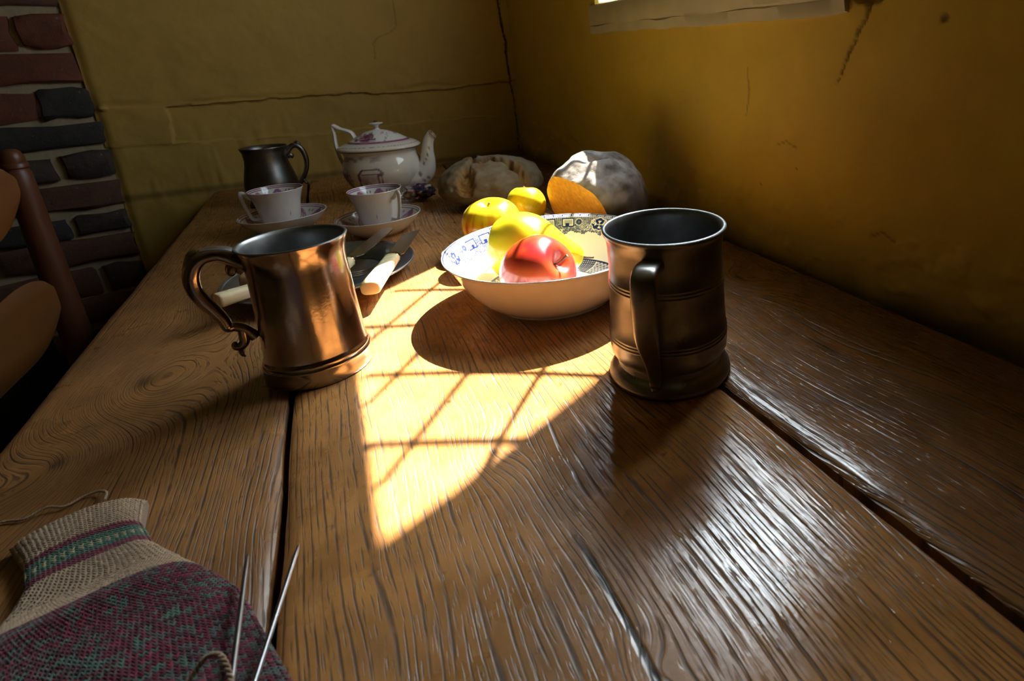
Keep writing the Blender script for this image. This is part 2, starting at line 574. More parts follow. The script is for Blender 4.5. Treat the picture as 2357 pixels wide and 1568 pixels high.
m = MB(); m.box(((RX0 + WX) / 2, (RY0 + BY) / 2, FZ - 0.05), (WX - RX0 + 0.4, BY - RY0 + 0.4, 0.1))
struct(m.build('floor', FLOOR, smooth_deg=0))
m = MB(); m.box(((RX0 + WX) / 2, (RY0 + BY) / 2, CZ + 0.05), (WX - RX0 + 0.4, BY - RY0 + 0.4, 0.1), col=(0, 0, 0))
struct(m.build('ceiling', LIMEWASH, smooth_deg=0))
m = MB(); m.box((RX0 - 0.05, (RY0 + BY) / 2, (FZ + CZ) / 2), (0.1, BY - RY0 + 0.4, CZ - FZ), col=(0, 0, 0))
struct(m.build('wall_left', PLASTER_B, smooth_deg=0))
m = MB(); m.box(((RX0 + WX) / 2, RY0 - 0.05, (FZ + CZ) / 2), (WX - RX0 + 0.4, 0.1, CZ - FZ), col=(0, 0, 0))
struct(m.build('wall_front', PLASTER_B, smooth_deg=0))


def ax(*parts):
    a = np.concatenate([np.linspace(p, q, max(2, int(round((q - p) / s)) + 1)) for p, q, s in parts])
    return np.unique(np.round(a, 6))


# ---- right wall with the window opening
ys = ax((RY0 - 0.1, -0.2, 0.2), (-0.2, 0.2, 0.02), (0.2, HY0, 0.0024), (HY0, HY1, 0.0024), (HY1, BY + 0.02, 0.004))
zs = ax((FZ, -0.06, 0.05), (-0.06, HZ0, 0.0026), (HZ0, HZ1, 0.02), (HZ1, CZ, 0.05))
Y, Z = np.meshgrid(ys, zs, indexing='ij')
X = WX - 0.004 * fbm(Y * 3.2, Z * 3.2, o=3, s=3) - 0.0016 * fbm(Y * 16, Z * 16, o=4, s=5)
# foot of the wall swells out a little over the table, with rough chips above it
X -= 0.006 * smooth(0.10, 0.0, Z) * (0.6 + 0.4 * fbm(Y * 9, Z * 9, o=3, s=8))
lo = smooth(0.16, 0.02, Z) * np.clip(fbm(Y * 38, Z * 60, o=3, s=21) - 0.1, 0, 1)
X -= 0.0045 * lo
dirt_shade = np.zeros_like(X)
crk = [(0.378, 0.291), (0.381, 0.274), (0.388, 0.267), (0.3925, 0.254), (0.399, 0.246), (0.402, 0.236), (0.407, 0.227), (0.410, 0.219), (0.418, 0.211)]
d = polydist(Y + 0.0012 * vnoise(Y * 400, Z * 400), Z + 0.0016 * vnoise(Z * 300, Y * 300), crk)
wd = np.interp(Z, [0.21, 0.25, 0.29], [0.0010, 0.0014, 0.0020])
k = smooth(wd * 1.5, wd * 0.4, d)
X += 0.0025 * k; dirt_shade = np.maximum(dirt_shade, k * 0.7)
d = np.hypot((Y - 0.380) / 1.25, Z - 0.302) + 0.005 * fbm(Y * 60, Z * 60, s=31)
k = smooth(0.017, 0.008, d); X += 0.02 * k; dirt_shade = np.maximum(dirt_shade, 0.75 * k)
for (a, b, r_) in ((0.53, 0.085, 0.0016), (0.62, 0.21, 0.0012), (0.30, 0.27, 0.004), (0.47, 0.115, 0.0013)):
    k = smooth(r_ * 1.3, r_ * 0.5, np.hypot(Y - a, Z - b)); X += 0.002 * k; dirt_shade = np.maximum(dirt_shade, 0.7 * k)
for ln in ([(0.56, 0.23), (0.555, 0.20), (0.56, 0.17)], [(0.50, 0.14), (0.485, 0.145), (0.47, 0.139)], [(0.36, 0.06), (0.345, 0.068), (0.33, 0.061)]):
    k = smooth(0.0018, 0.0004, polydist(Y + 0.001 * vnoise(Y * 300, Z * 300), Z, ln)); X += 0.001 * k; dirt_shade = np.maximum(dirt_shade, 0.45 * k)
dirt_shade = np.maximum(dirt_shade, 0.75 * smooth(0.035, -0.01, Z + 0.012 * fbm(Y * 14, Z * 14, s=77)))  # painted shade of the gap between wall foot and table
edge = (np.abs(Y - HY0) < 1e-4) | (np.abs(Y - HY1) < 1e-4) | (np.abs(Z - HZ0) < 1e-4) | (np.abs(Z - HZ1) < 1e-4)
inn = (Y >= HY0 - 1e-4) & (Y <= HY1 + 1e-4) & (Z >= HZ0 - 1e-4) & (Z <= HZ1 + 1e-4)
X[edge & inn] = WX
n_, m_ = X.shape
faces = []
yc = (ys[:-1] + ys[1:]) / 2; zc = (zs[:-1] + zs[1:]) / 2
hole = ((yc > HY0) & (yc < HY1))[:, None] & ((zc > HZ0) & (zc < HZ1))[None, :]
for i in range(n_ - 1):
    for j in range(m_ - 1):
        if not hole[i, j]:
            faces.append((i * m_ + j, (i + 1) * m_ + j, (i + 1) * m_ + j + 1, i * m_ + j + 1))
m = MB()
m.add(np.stack([X, Y, Z], 2), faces, np.repeat(dirt_shade[:, :, None], 3, 2).reshape(-1, 3))
OT = 0.045
OY1 = HY1 + 0.046
for (c, s) in (((WX + OT / 2 + 0.006, (HY0 + RY0 - 0.1) / 2, (FZ + CZ) / 2), (OT - 0.012, HY0 - RY0 + 0.1, CZ - FZ)),
               ((WX + OT / 2 + 0.006, (OY1 + BY + 0.1) / 2, (FZ + CZ) / 2), (OT - 0.012, BY + 0.1 - OY1, CZ - FZ)),
               ((WX + OT / 2 + 0.006, (HY0 + OY1) / 2, (FZ + HZ0) / 2), (OT - 0.012, OY1 - HY0, HZ0 - FZ)),
               ((WX + OT / 2 + 0.006, (HY0 + OY1) / 2, (HZ1 + CZ) / 2), (OT - 0.012, OY1 - HY0, CZ - HZ1))):
    m.box(c, s, col=(0, 0, 0))
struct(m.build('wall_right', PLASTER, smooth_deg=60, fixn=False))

# ---- back wall (plaster), with the plastered-over rail
BX0 = -0.392
xs = ax((BX0, WX + 0.02, 0.0025))
zs = ax((FZ, -0.04, 0.05), (-0.04, 0.44, 0.0025), (0.44, CZ, 0.05))
X, Z = np.meshgrid(xs, zs, indexing='ij')
Yb = BY - 0.004 * fbm(X * 3 + 7, Z * 3, o=3, s=13) - 0.0016 * fbm(X * 15, Z * 15, o=4, s=15)
l1 = np.interp(X, [-0.39, -0.279, -0.218, -0.096, 0.084, 0.111, 0.292, 0.46], [0.186, 0.181, 0.183, 0.185, 0.186, 0.180, 0.184, 0.196]) + 0.0016 * fbm(X * 40, X * 0, s=3)
l2 = np.interp(X, [-0.39, -0.287, -0.168, -0.038, 0.127, 0.46], [0.107, 0.105, 0.101, 0.099, 0.103, 0.105]) + 0.0018 * fbm(X * 34, X * 0 + 4, s=5)
lft = -0.283 + 0.003 * fbm(Z * 30, Z * 0, s=6)
rec = smooth(0.0012, -0.0012, Z - l1) * smooth(-0.001, 0.003, Z - l2) * smooth(-0.0015, 0.0015, X - lft)
Yb += 0.0065 * rec
rec2 = smooth(0.001, -0.002, Z - l2)
Yb += 0.002 * rec2
Yb += 0.003 * smooth(0.010, 0.0, np.abs(Z - 0.192 - 0.004 * fbm(X * 12, X * 0, s=9))) * np.clip(fbm(X * 9, Z * 60, s=19), 0, 1)
dirt_shade = 0.55 * smooth(0.0028, 0.0006, np.abs(Z - l1 + 0.0012)) * smooth(-0.29, -0.27, X) * (0.75 + 0.25 * vnoise(X * 60, X * 0))  # shadow under the ledge's overhang, painted into the colour
dirt_shade = np.maximum(dirt_shade, 0.22 * smooth(0.002, 0.0004, np.abs(Z - l2)) * smooth(-0.1, 0.3, fbm(X * 8, X * 0 + 2, s=41)))  # faint broken dark line along the lower step
ck = [(0.424, 0.42), (0.426, 0.398), (0.430, 0.334), (0.433, 0.31), (0.4355, 0.296), (0.433, 0.27), (0.433, 0.235), (0.436, 0.178), (0.441, 0.143), (0.440, 0.09), (0.437, 0.008)]
d = polydist(X + 0.0015 * vnoise(X * 200, Z * 200), Z, ck)
wd = np.interp(Z, [0, 0.14, 0.2, 0.29, 0.31, 0.42], [0.0009, 0.0014, 0.0016, 0.0034, 0.0030, 0.0022])
k = smooth(wd * 1.35, wd * 0.45, d); Yb += 0.006 * k; dirt_shade = np.maximum(dirt_shade, 0.95 * k)
for ln in ([(0.178, 0.42), (0.178, 0.395), (0.176, 0.336), (0.160, 0.322), (0.132, 0.311), (0.122, 0.30), (0.118, 0.263)],):
    k = smooth(0.0018, 0.0005, polydist(X + 0.001 * vnoise(X * 200, Z * 200), Z, ln)); Yb += 0.001 * k; dirt_shade = np.maximum(dirt_shade, 0.35 * k)
# trowel ridges, and the plaster rolling back at the brick edge
Yb -= 0.0035 * np.clip(fbm(X * 30, Z * 9, o=3, s=51) - 0.15, 0, 1) * smooth(0.20, 0.05, Z)
Yb += 0.007 * smooth(0.022, 0.0, X - BX0) ** 2
k = smooth(0.010, 0.004, np.hypot((X + 0.377), (Z - 0.186) * 1.6)); Yb -= 0.006 * k
dirt_shade = np.maximum(dirt_shade, 0.5 * smooth(0.012, 0.0, np.abs(Z - 0.002)))  # darker band at table-top height
m = MB()
m.grid(np.stack([X, Yb, Z], 2), np.repeat(dirt_shade[:, :, None], 3, 2), flip=True)
m.box(((BX0 + WX) / 2 + 0.05, BY + 0.06, (FZ + CZ) / 2), (WX - BX0 + 0.1, 0.08, CZ - FZ), col=(0, 0, 0))
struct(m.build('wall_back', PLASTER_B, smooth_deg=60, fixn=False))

# ---- brick chimney wall left of it
wc = MB().box(((RX0 + BX0) / 2, BY + 0.050, (FZ + CZ) / 2), (BX0 - RX0, 0.08, CZ - FZ)).build('wall_chimney', MORTAR, smooth_deg=0)
struct(wc, 'old brick chimney wall with pale mortar beside the plaster')


def brick_mesh(w, h, dep, seed):
    n = 4
    m = MB()
    us = np.array([0, 0.05, 0.35, 0.65, 0.95, 1.0]); vs = np.array([0, 0.12, 0.5, 0.88, 1.0])
    U, V = np.meshgrid(us, vs, indexing='ij')
    bev = np.where((U == 0) | (U == 1) | (V == 0) | (V == 1), 0.006, 0.0)
    jx = 0.005 * vnoise(U * 5 + seed, V * 5, s=seed); jz = 0.0045 * vnoise(U * 6, V * 5 + seed, s=seed + 3)
    P = np.stack([(U - 0.5) * w + jx, -dep + bev + 0.003 * vnoise(U * 4, V * 4, s=seed + 9), (V - 0.5) * h + jz], 2)
    m.grid(P)
    # sides back into the mortar
    b = m.n
    rim = [(i, 0) for i in range(6)] + [(5, j) for j in range(1, 5)] + [(i, 4) for i in range(4, -1, -1)] + [(0, j) for j in range(3, 0, -1)]
    idx = [i * 5 + j for i, j in rim]
    bk = P.reshape(-1, 3)[idx].copy(); bk[:, 1] = 0.004
    m.v.append(bk); L = len(idx)
    for q in range(L):
        m.f.append((idx[q], idx[(q + 1) % L], b + (q + 1) % L, b + q))
    m.n += L
    return m


bdata = {}
zc_ = [0.8, 0.735, 0.672, 0.61, 0.55, 0.49, 0.433, 0.370, 0.300, 0.2325, 0.1655, 0.1076, 0.0477, -0.0136, -0.0646, -0.1254, -0.19, -0.252, -0.315, -0.378, -0.44, -0.503, -0.565, -0.628, -0.69, -0.752]
# colour of the first three bricks of each course, from the edge
seq = {7: (0, 0, 0), 8: (0, 2, 0), 9: (3, 0, 0), 10: (3, 1, 1), 11: (1, 1, 3), 12: (2, 2, 0), 13: (1, 3, 1), 14: (2, 2, 0), 15: (1, 2, 1), 16: (2, 1, 0)}
for ci in range(len(zc_) - 1):
    z1, z0 = zc_[ci], zc_[ci + 1]
    x = BX0 + 0.002
    k = 0
    while x > -1.25:
        stretcher = (ci % 2 == 0)
        if k == 0 and not stretcher:
            w = 0.072
        elif k == 0 and ci == 12:
            w = 0.17
        else:
            w = 0.205 if (stretcher or k % 3) else 0.098
        w += random.uniform(-0.008, 0.008)
        gap = random.uniform(0.010, 0.016)
        mi = seq.get(ci, (random.randrange(4), random.randrange(4), random.randrange(4)))[k] if k < 3 else random.randrange(4)
        key = (round(w, 2), k % 2, mi)
        nm = 'brick'
        if key not in bdata:
            o = brick_mesh(round(w, 2), 0.051, 0.019, 3 + len(bdata)).build(nm, BRICKS[mi], wc, smooth_deg=50, fixn=True)
            bdata[key] = o.data
        else:
            o = bpy.data.objects.new(nm, bdata[key]); COL.objects.link(o); o.parent = wc
        o.location = (x - w / 2 + random.uniform(-.002, .002), BY + 0.016 + random.uniform(-.003, .003), (z0 + z1) / 2 + random.uniform(-.002, .002) + (x - BX0) * 0.06)
        o.scale = (1, 1, (z1 - z0 - 0.012) / 0.051)
        x -= w + gap
        k += 1

# ---- window: sill, frame, panes, leads
m = MB()
ysl = np.linspace(0.402, 1.014, 120)
for yy0, yy1 in ((0.388, 0.986),):
    prof = [(0.012, 0.288), (-0.004, 0.289), (-0.0065, 0.302), (-0.0050, 0.304), (-0.0075, 0.307), (-0.0085, 0.336), (-0.006, 0.340), (0.018, 0.341)]
    P = np.zeros((len(ysl), len(prof), 3))
    for j, (dx, zz) in enumerate(prof):
        wv = 0.0012 * fbm(ysl * 14 + j * 2.2, ysl * 0 + j, s=4)
        tilt = (ysl - 1.014) * 0.014
        P[:, j] = np.stack([WX + dx + wv, ysl, zz + wv * 0.7 + tilt + (0.004 if 0 < j < 3 else 0) * np.clip(fbm(ysl * 11, ysl * 0 + 3, s=8), 0, 1)], 1)
    m.grid(P)
    m.f.append(tuple(range(len(prof))))
    b = (len(ysl) - 1) * len(prof)
    m.f.append(tuple(b + i for i in range(len(prof))))
struct(m.build('trim_1', CREAM, smooth_deg=50), 'rough painted window sill')

win = bpy.data.objects.new('window_1', None); COL.objects.link(win)
win.location = (GX, (HY0 + HY1) / 2, HZ0)
struct(win, 'small leaded casement window over the table')


def wbox(name, c, s, mat):
    return MB().box((c[0] - win.location[0], c[1] - win.location[1], c[2] - win.location[2]), s).build(name, mat, win, smooth_deg=0)


FW = 0.010
FY1, FZ1 = OY1 - 0.024, HZ1 - 0.046       # daylight edges of the far stile and the top rail
wbox('frame_bar', (GX, HY0 + FW / 2, (HZ0 + HZ1) / 2), (0.016, FW, HZ1 - HZ0), WHITE_PAINT)
wbox('frame_bar', (GX, (FY1 + OY1) / 2, (HZ0 + HZ1) / 2), (0.016, OY1 - FY1, HZ1 - HZ0), WHITE_PAINT)
wbox('frame_bar', (GX, (HY0 + FW + FY1) / 2, HZ0 + 0.004), (0.016, FY1 - HY0 - FW, 0.008), WHITE_PAINT)
wbox('frame_bar', (GX, (HY0 + FW + FY1) / 2, (FZ1 + HZ1) / 2), (0.016, FY1 - HY0 - FW, HZ1 - FZ1), WHITE_PAINT)

# leads: two slanting families, slightly bowed with age
DYZ = (0.0296, 0.0589)


def lead(p, q, bow=0.0, w=0.0034):
    p = np.array(p) + DYZ; q = np.array(q) + DYZ
    # clip to the opening
    t = np.linspace(0, 1, 60)
    Pp = p + np.outer(t, q - p)
    nrm = np.array([-(q - p)[1], (q - p)[0]]); nrm /= np.linalg.norm(nrm)
    Pp = Pp + np.outer(np.sin(t * math.pi * 3) * bow, nrm)
    ok = (Pp[:, 0] > HY0 + FW * .6) & (Pp[:, 0] < FY1) & (Pp[:, 1] > HZ0 + FW * .6) & (Pp[:, 1] < FZ1)
    Pp = Pp[ok][::3]
    if len(Pp) < 3:
        return
    pts = np.stack([np.zeros(len(Pp)), Pp[:, 0] - win.location[1], Pp[:, 1] - win.location[2]], 1)
    MB().sweep(pts, w, 0.0022, n=8, up=(1, 0, 0)).build('lead_came', LEAD, win)


for i in range(-4, 8):
    y6 = 0.868 - 0.1035 * i          # wall-plane y at z = 0.6, rising family
    lead((y6 - 0.34, 0.6 - 0.345), (y6 + 0.2, 0.6 + 0.2), 0.0035)
for i in range(-3, 9):
    y6 = 0.896 - 0.101 * i           # falling family
    lead((y6 + 0.14, 0.6 - 0.36), (y6 - 0.075, 0.6 + 0.2), 0.004)
MB().add([(0.0, HY0 - win.location[1], 0.004), (0.0, OY1 - win.location[1], 0.004), (0.0, OY1 - win.location[1], HZ1 - HZ0 - .004), (0.0, HY0 - win.location[1], HZ1 - HZ0 - .004)], [(0, 1, 2, 3)]).build('glass_pane', GLASS, win, smooth_deg=0)

# ---- outside: grass and an added, unseen trunk placed to block sun from half the window
gnd = MB().box((WX + 10.2, 0.6, -1.2), (20, 40, 0.1)).build('ground_outside', GRASS, smooth_deg=0)
struct(gnd)
tt = thing('sun_blocker', 'leaning trunk added out of view to block sun from the leaded window', 'sun_blocker', (WX + 0.6, 0.38, -1.15))
zz = np.linspace(0, 4.2, 50)
# edge of its shade: wall-plane y = 0.488 at z = 0.535, leaning 0.2 per unit height
cx_ = WX - 0.0144 + 0.6
ctr_y = 0.488 + 0.6 * 0.733 + (zz - 1.15 - (0.535 + 0.6 * 1.458)) * 0.2
ctr_y = ctr_y - 0.004 + 0.004 * np.sin(zz * 9)
pts = np.stack([np.full_like(zz, cx_ - tt.location[0]), ctr_y - tt.location[1], zz], 1)
MB().sweep(pts, np.interp(zz, [0, 0.4, 4.2], [0.15, 0.116, 0.106]), n=24, up=(1, 0, 0)).build('trunk', BARK, tt)

# ================================================================ table
TX0, TX1, TYA, TYB, TH = -0.238, 0.4376, -0.22, 1.530, 0.032
table = thing('table', 'long oak plank table with dark seams pushed against the wall', 'table', (0.1, 0.65, FZ))


def plank(x0, x1, mat, cutback=0.0, seed=0):
    """one board: slightly cupped top, worn uneven edges"""
    yy = ax((TYA, TYB, 0.02))
    uu = np.concatenate([[0, 0.0015, 0.004, 0.008], np.linspace(0.03, x1 - x0 - 0.03, 12), [x1 - x0 - 0.008, x1 - x0 - 0.004, x1 - x0 - 0.0015, x1 - x0]])
    U, Yy = np.meshgrid(uu, yy, indexing='ij')
    wob0 = 0.0009 * fbm(Yy * 14, Yy * 0 + seed, s=seed); wob1 = 0.0009 * fbm(Yy * 14, Yy * 0 + seed + 9, s=seed + 4)
    Xx = x0 + U + wob0 * (1 - U / (x1 - x0)) + wob1 * U / (x1 - x0)
    e = np.minimum(U, x1 - x0 - U)
    Zz = -0.0032 * (1 - np.clip(e / 0.008, 0, 1)) ** 2 - 0.0004 * fbm(Xx * 9, Yy * 7, s=seed + 2) * (e > 0.003)
    Zz -= 0.0030 * (1 - np.clip((TYB - Yy) / 0.02, 0, 1)) ** 2
    if cutback:
        over = np.clip((Yy - (TYB - cutback)) - (Xx - x0) * 1.0, 0, 1)
        Yy = Yy - over
    mb = MB()
    off = np.array(table.location)
    top = np.stack([Xx, Yy, Zz], 2)
    mb.grid(top)
    bot = top.copy(); bot[:, :, 2] = -TH
    n, m = top.shape[:2]
    b = mb.n
    mb.grid(bot, flip=True)
    rim = [(i, 0) for i in range(n)] + [(n - 1, j) for j in range(1, m)] + [(i, m - 1) for i in range(n - 2, -1, -1)] + [(0, j) for j in range(m - 2, 0, -1)]
    idx = [i * m + j for i, j in rim]
    for q in range(len(idx)):
        a, c = idx[q], idx[(q + 1) % len(idx)]
        mb.f.append((a, c, b + c, b + a))
    o = mb.build('plank', mat, table, smooth_deg=50)
    o.location = -table.location      # mesh keeps table-top coordinates
    return o


plank(TX0, -0.0668, OAK_L, 0.02, 2)
plank(-0.0618, 0.2228, OAK_M, 0, 5)
plank(0.2278, TX1, OAK_R, 0, 8)
offz = -FZ - TH
for (lx, ly) in ((TX0 + 0.07, TYA + 0.08), (TX1 - 0.07, TYA + 0.08), (TX0 + 0.07, TYB - 0.1), (TX1 - 0.07, TYB - 0.1)):
    pr = [(0.036, 0), (0.04, 0.01), (0.04, 0.09), (0.026, 0.11), (0.034, 0.16), (0.038, 0.30), (0.028, 0.42), (0.038, 0.45), (0.04, 0.47), (0.04, offz - 0.001)]
    mb = MB().lathe(pr, 20, cap0=True, cap1=True)
    mb.build('leg', OAK_DARK, table, loc=(lx - table.location[0], ly - table.location[1], 0))
for (c, s) in (((TX0 + 0.06, (TYA + TYB) / 2), (0.025, TYB - TYA - 0.26)), ((TX1 - 0.06, (TYA + TYB) / 2), (0.025, TYB - TYA - 0.26)),
               (((TX0 + TX1) / 2, TYA + 0.07), (TX1 - TX0 - 0.2, 0.025)), (((TX0 + TX1) / 2, TYB - 0.09), (TX1 - TX0 - 0.2, 0.025))):
    MB().box((c[0] - table.location[0], c[1] - table.location[1], offz - 0.05), (s[0], s[1], 0.09)).build('apron_rail', OAK_DARK, table, smooth_deg=0)


# ================================================================ ladder-back chair
ch = thing('chair', 'ladder-back wooden chair with curved slats by the brick wall', 'chair', (-0.36, 0.80, FZ))
H0 = -FZ


def cp(x, y, z):
    return (x + 0.36, y - 0.80, z + H0)


def post(x, y, top, bot=FZ, r=0.0155, finial=True, mat=None):
    zz = [bot, bot + 0.02, bot + 0.15, (bot + top) / 2, top - 0.05]
    rr = [r * 0.75, r * 0.85, r * 1.15, r * 1.15, r * 0.84]
    if finial:
        r = r * 0.84
        zz += [top - 0.030, top - 0.028, top - 0.025, top - 0.0235, top - 0.019, top - 0.017, top - 0.015, top - 0.010, top - 0.004, top - 0.001, top]
        rr += [r * 0.98, r * 0.88, r * 0.88, r * 0.98, r * 0.96, r * 0.84, r * 0.86, r * 0.84, r * 0.68, r * 0.4, 0.0005]
    else:
        zz += [top]; rr += [r]
    mb = MB().lathe([(a, b - bot) for a, b in zip(rr, zz)], 20, cap0=True, cap1=True)
    q = cp(x, y, bot)
    return mb.build('back_post' if finial else 'front_leg', CHAIRD, ch, loc=q)


post(-0.338, 1.0, 0.168)
post(-0.345, 0.58, 0.168)
post(-0.02 - 0.33 + 0.36, 1.02, -0.30, finial=False)
post(0.0, 0.56, -0.30, finial=False)


def slat(zc, h, seed):
    """curved slat with rounded arched outline, hollow towards the table"""
    n, mrows = 56, 9
    u = (1 - np.cos(np.linspace(0, math.pi, n))) / 2
    yy = 0.988 - u * 0.396
    bow = -0.050 * np.sin(u * math.pi) ** 0.9
    xx = -0.340 - u * 0.006 + bow
    w_ = np.clip(np.minimum(u, 1 - u) / 0.13, 0, 1)
    half = h / 2 * np.sqrt(1 - (1 - w_) ** 2) ** 0.8
    half = np.maximum(half, 0.004)
    dip = 0.046 * np.sin(u * math.pi) ** 0.75
    crown = -0.012 * np.sin(u * math.pi)
    mb = MB()
    v = np.linspace(-1, 1, mrows)
    F = np.zeros((n, mrows, 3)); B = np.zeros((n, mrows, 3))
    th = 0.0075
    for j, vv in enumerate(v):
        ed = th * math.sqrt(max(0.0, 1 - abs(vv) ** 6)) / 2 + 0.0006
        zz = zc - dip + vv * half + crown * (vv + 1) / 2
        F[:, j] = np.stack([xx + ed, yy, zz], 1)
        B[:, j] = np.stack([xx - ed, yy, zz], 1)
    P = np.concatenate([F, B[:, ::-1]], 1)
    P = P + np.array([0.36, -0.80, H0])
    mb.grid(P, wrap=True)
    k = P.shape[1]
    mb.f.append(tuple(range(k))); mb.f.append(tuple((n - 1) * k + q for q in range(k)))
    return mb.build('slat', CHAIRW, ch, smooth_deg=55)


slat(0.126, 0.092, 1)
slat(-0.020, 0.096, 2)
MB().box(cp(-0.17, 0.80, -0.315), (0.37, 0.42, 0.035)).build('seat', RUSH, ch, smooth_deg=0)
for z in (-0.5, -0.62):
    for y in (0.58, 1.0):
        MB().sweep([cp(-0.34, y, z), cp(-0.17, y, z), cp(0.0, y, z)], [0.009, 0.012, 0.009], n=10).build('stretcher', CHAIRD, ch)
    MB().sweep([cp(-0.338, 0.58, z + 0.03), cp(-0.338, 0.8, z + 0.03), cp(-0.338, 1.0, z + 0.03)], [0.009, 0.012, 0.009], n=10).build('stretcher', CHAIRD, ch)

# dark iron box on the floor by the brickwork
ib = thing('coal_box', 'black iron coal box standing against the brick wall', 'box', (-0.78, 1.33, FZ))
mb = MB()
pr = [(-0.23, -0.12, 0.0), (0.23, -0.12, 0.0), (0.23, 0.12, 0.0), (-0.23, 0.12, 0.0)]
mb.box((0, 0, 0.27), (0.50, 0.28, 0.54))
mb.build('body', IRON, ib, smooth_deg=0)
MB().box((0, 0, 0.552), (0.53, 0.31, 0.02)).build('lid', IRON, ib, smooth_deg=0)
MB().sweep(spline([(-0.05, -0.05, 0.558), (-0.045, -0.05, 0.585), (0.045, -0.05, 0.585), (0.05, -0.05, 0.558)], 5), 0.006, n=8, up=(0, 1, 0)).build('handle', IRON, ib)


# ================================================================ bronzed tankard (front left)
def u_path(pts, ang):
    """(u, z) points in a vertical plane turned by ang"""
    return [(u * math.cos(ang), u * math.sin(ang), z) for u, z in pts]


T1 = (-0.0425, 0.5285)
t1 = thing('tankard', 'bronze-toned pewter tankard with a scrolled handle beside the dinner plate', 'tankard', (*T1, 0))
out = [(0.0001, 0.0), (0.0385, 0.0), (0.0398, 0.0012), (0.0402, 0.004), (0.0400, 0.009), (0.0394, 0.0125), (0.0398, 0.0135), (0.0401, 0.0150), (0.0394, 0.0163),
       (0.0388, 0.0170), (0.0391, 0.0185), (0.0386, 0.0198), (0.0378, 0.0208), (0.0374, 0.0225), (0.0370, 0.03), (0.0364, 0.045), (0.0358, 0.062), (0.0353, 0.08),
       (0.0350, 0.095), (0.0353, 0.103), (0.0363, 0.1085), (0.0376, 0.1125), (0.0386, 0.1150), (0.0389, 0.1165)]
MB().lathe(out, 96, cap0=True).build('body', COPPERY, t1, smooth_deg=50)
inn_ = [(0.0389, 0.1165), (0.0385, 0.1174), (0.0376, 0.1176), (0.0365, 0.1168), (0.0355, 0.114), (0.0344, 0.109), (0.0337, 0.102), (0.0335, 0.08), (0.0340, 0.03), (0.033, 0.012), (0.0001, 0.011)]
MB().lathe(inn_, 96).build('lining', PEWTER_IN, t1, smooth_deg=50)
A1 = math.pi + 0.06
hp = spline([(0.0335, 0.1045), (0.041, 0.1105), (0.048, 0.1150), (0.0560, 0.1150), (0.0625, 0.1105), (0.0665, 0.1015), (0.0668, 0.0915), (0.0640, 0.0815), (0.0595, 0.0720), (0.0555, 0.0625), (0.0535, 0.0555), (0.0500, 0.0548), (0.0455, 0.0520), (0.0415, 0.0470), (0.0385, 0.0420)], 5)
k = len(hp)
hd = MB().sweep(u_path(hp, A1), interp([.0060, .0058, .0058, .006, .0058, .0055, .0052, .005, .0047, .0043, .004, .0038, .0038, .0038, .0042], k), interp([.0075, .0062, .006, .0064, .006, .0048, .0045, .0045, .0045, .0045, .0048, .0036, .0036, .0036, .0042], k), n=14, up=(0.06, 1, 0)).build('handle', COPPERY, t1, smooth_deg=80)
# flat thumb rest, leaf, drop under the upper joint, scrolled tail
MB().sweep(u_path(spline([(0.0375, 0.1150), (0.042, 0.1180), (0.050, 0.1200), (0.0575, 0.1200)], 5), A1), interp([.0058, .0062, .0062, .0055], 16), 0.0012, n=12, up=(0, 0, 1), pw=0.5).build('thumb_rest', PEWTER_IN, hd)
MB().sweep(u_path(spline([(0.0585, 0.1185), (0.0615, 0.117), (0.0650, 0.112), (0.0680, 0.106), (0.0700, 0.101)], 4), A1), interp([.004, .0048, .004, .003, .001], 17), interp([.002, .0028, .0022, .0016, .0006], 17), n=10, up=(0, 1, 0)).build('leaf', COPPERY, hd)
MB().sweep(u_path(spline([(0.034, 0.100), (0.0385, 0.1035), (0.0415, 0.1015), (0.0422, 0.0978), (0.0412, 0.0965)], 4), A1), interp([.006, .0062, .005, .0035, .001], 17), interp([.006, .005, .0035, .0025, .001], 17), n=12, up=(0, 1, 0)).build('drop', COPPERY, hd)
MB().sweep(u_path(spline([(0.0455, 0.0515), (0.0458, 0.0450), (0.0462, 0.0405), (0.0490, 0.0372), (0.0520, 0.0380), (0.0522, 0.0402), (0.0508, 0.0405)], 4), A1), interp([.0034, .0036, .0036, .0034, .0032, .0026, .001], 25), n=10, up=(0, 1, 0)).build('scroll', COPPERY, hd)
MB().sweep(u_path(spline([(0.0480, 0.0375), (0.0500, 0.0340), (0.0498, 0.0300), (0.0482, 0.0275)], 4), A1), interp([.0028, .002, .0015, .0006], 13), n=8, up=(0, 1, 0)).build('scroll_tail', COPPERY, hd)

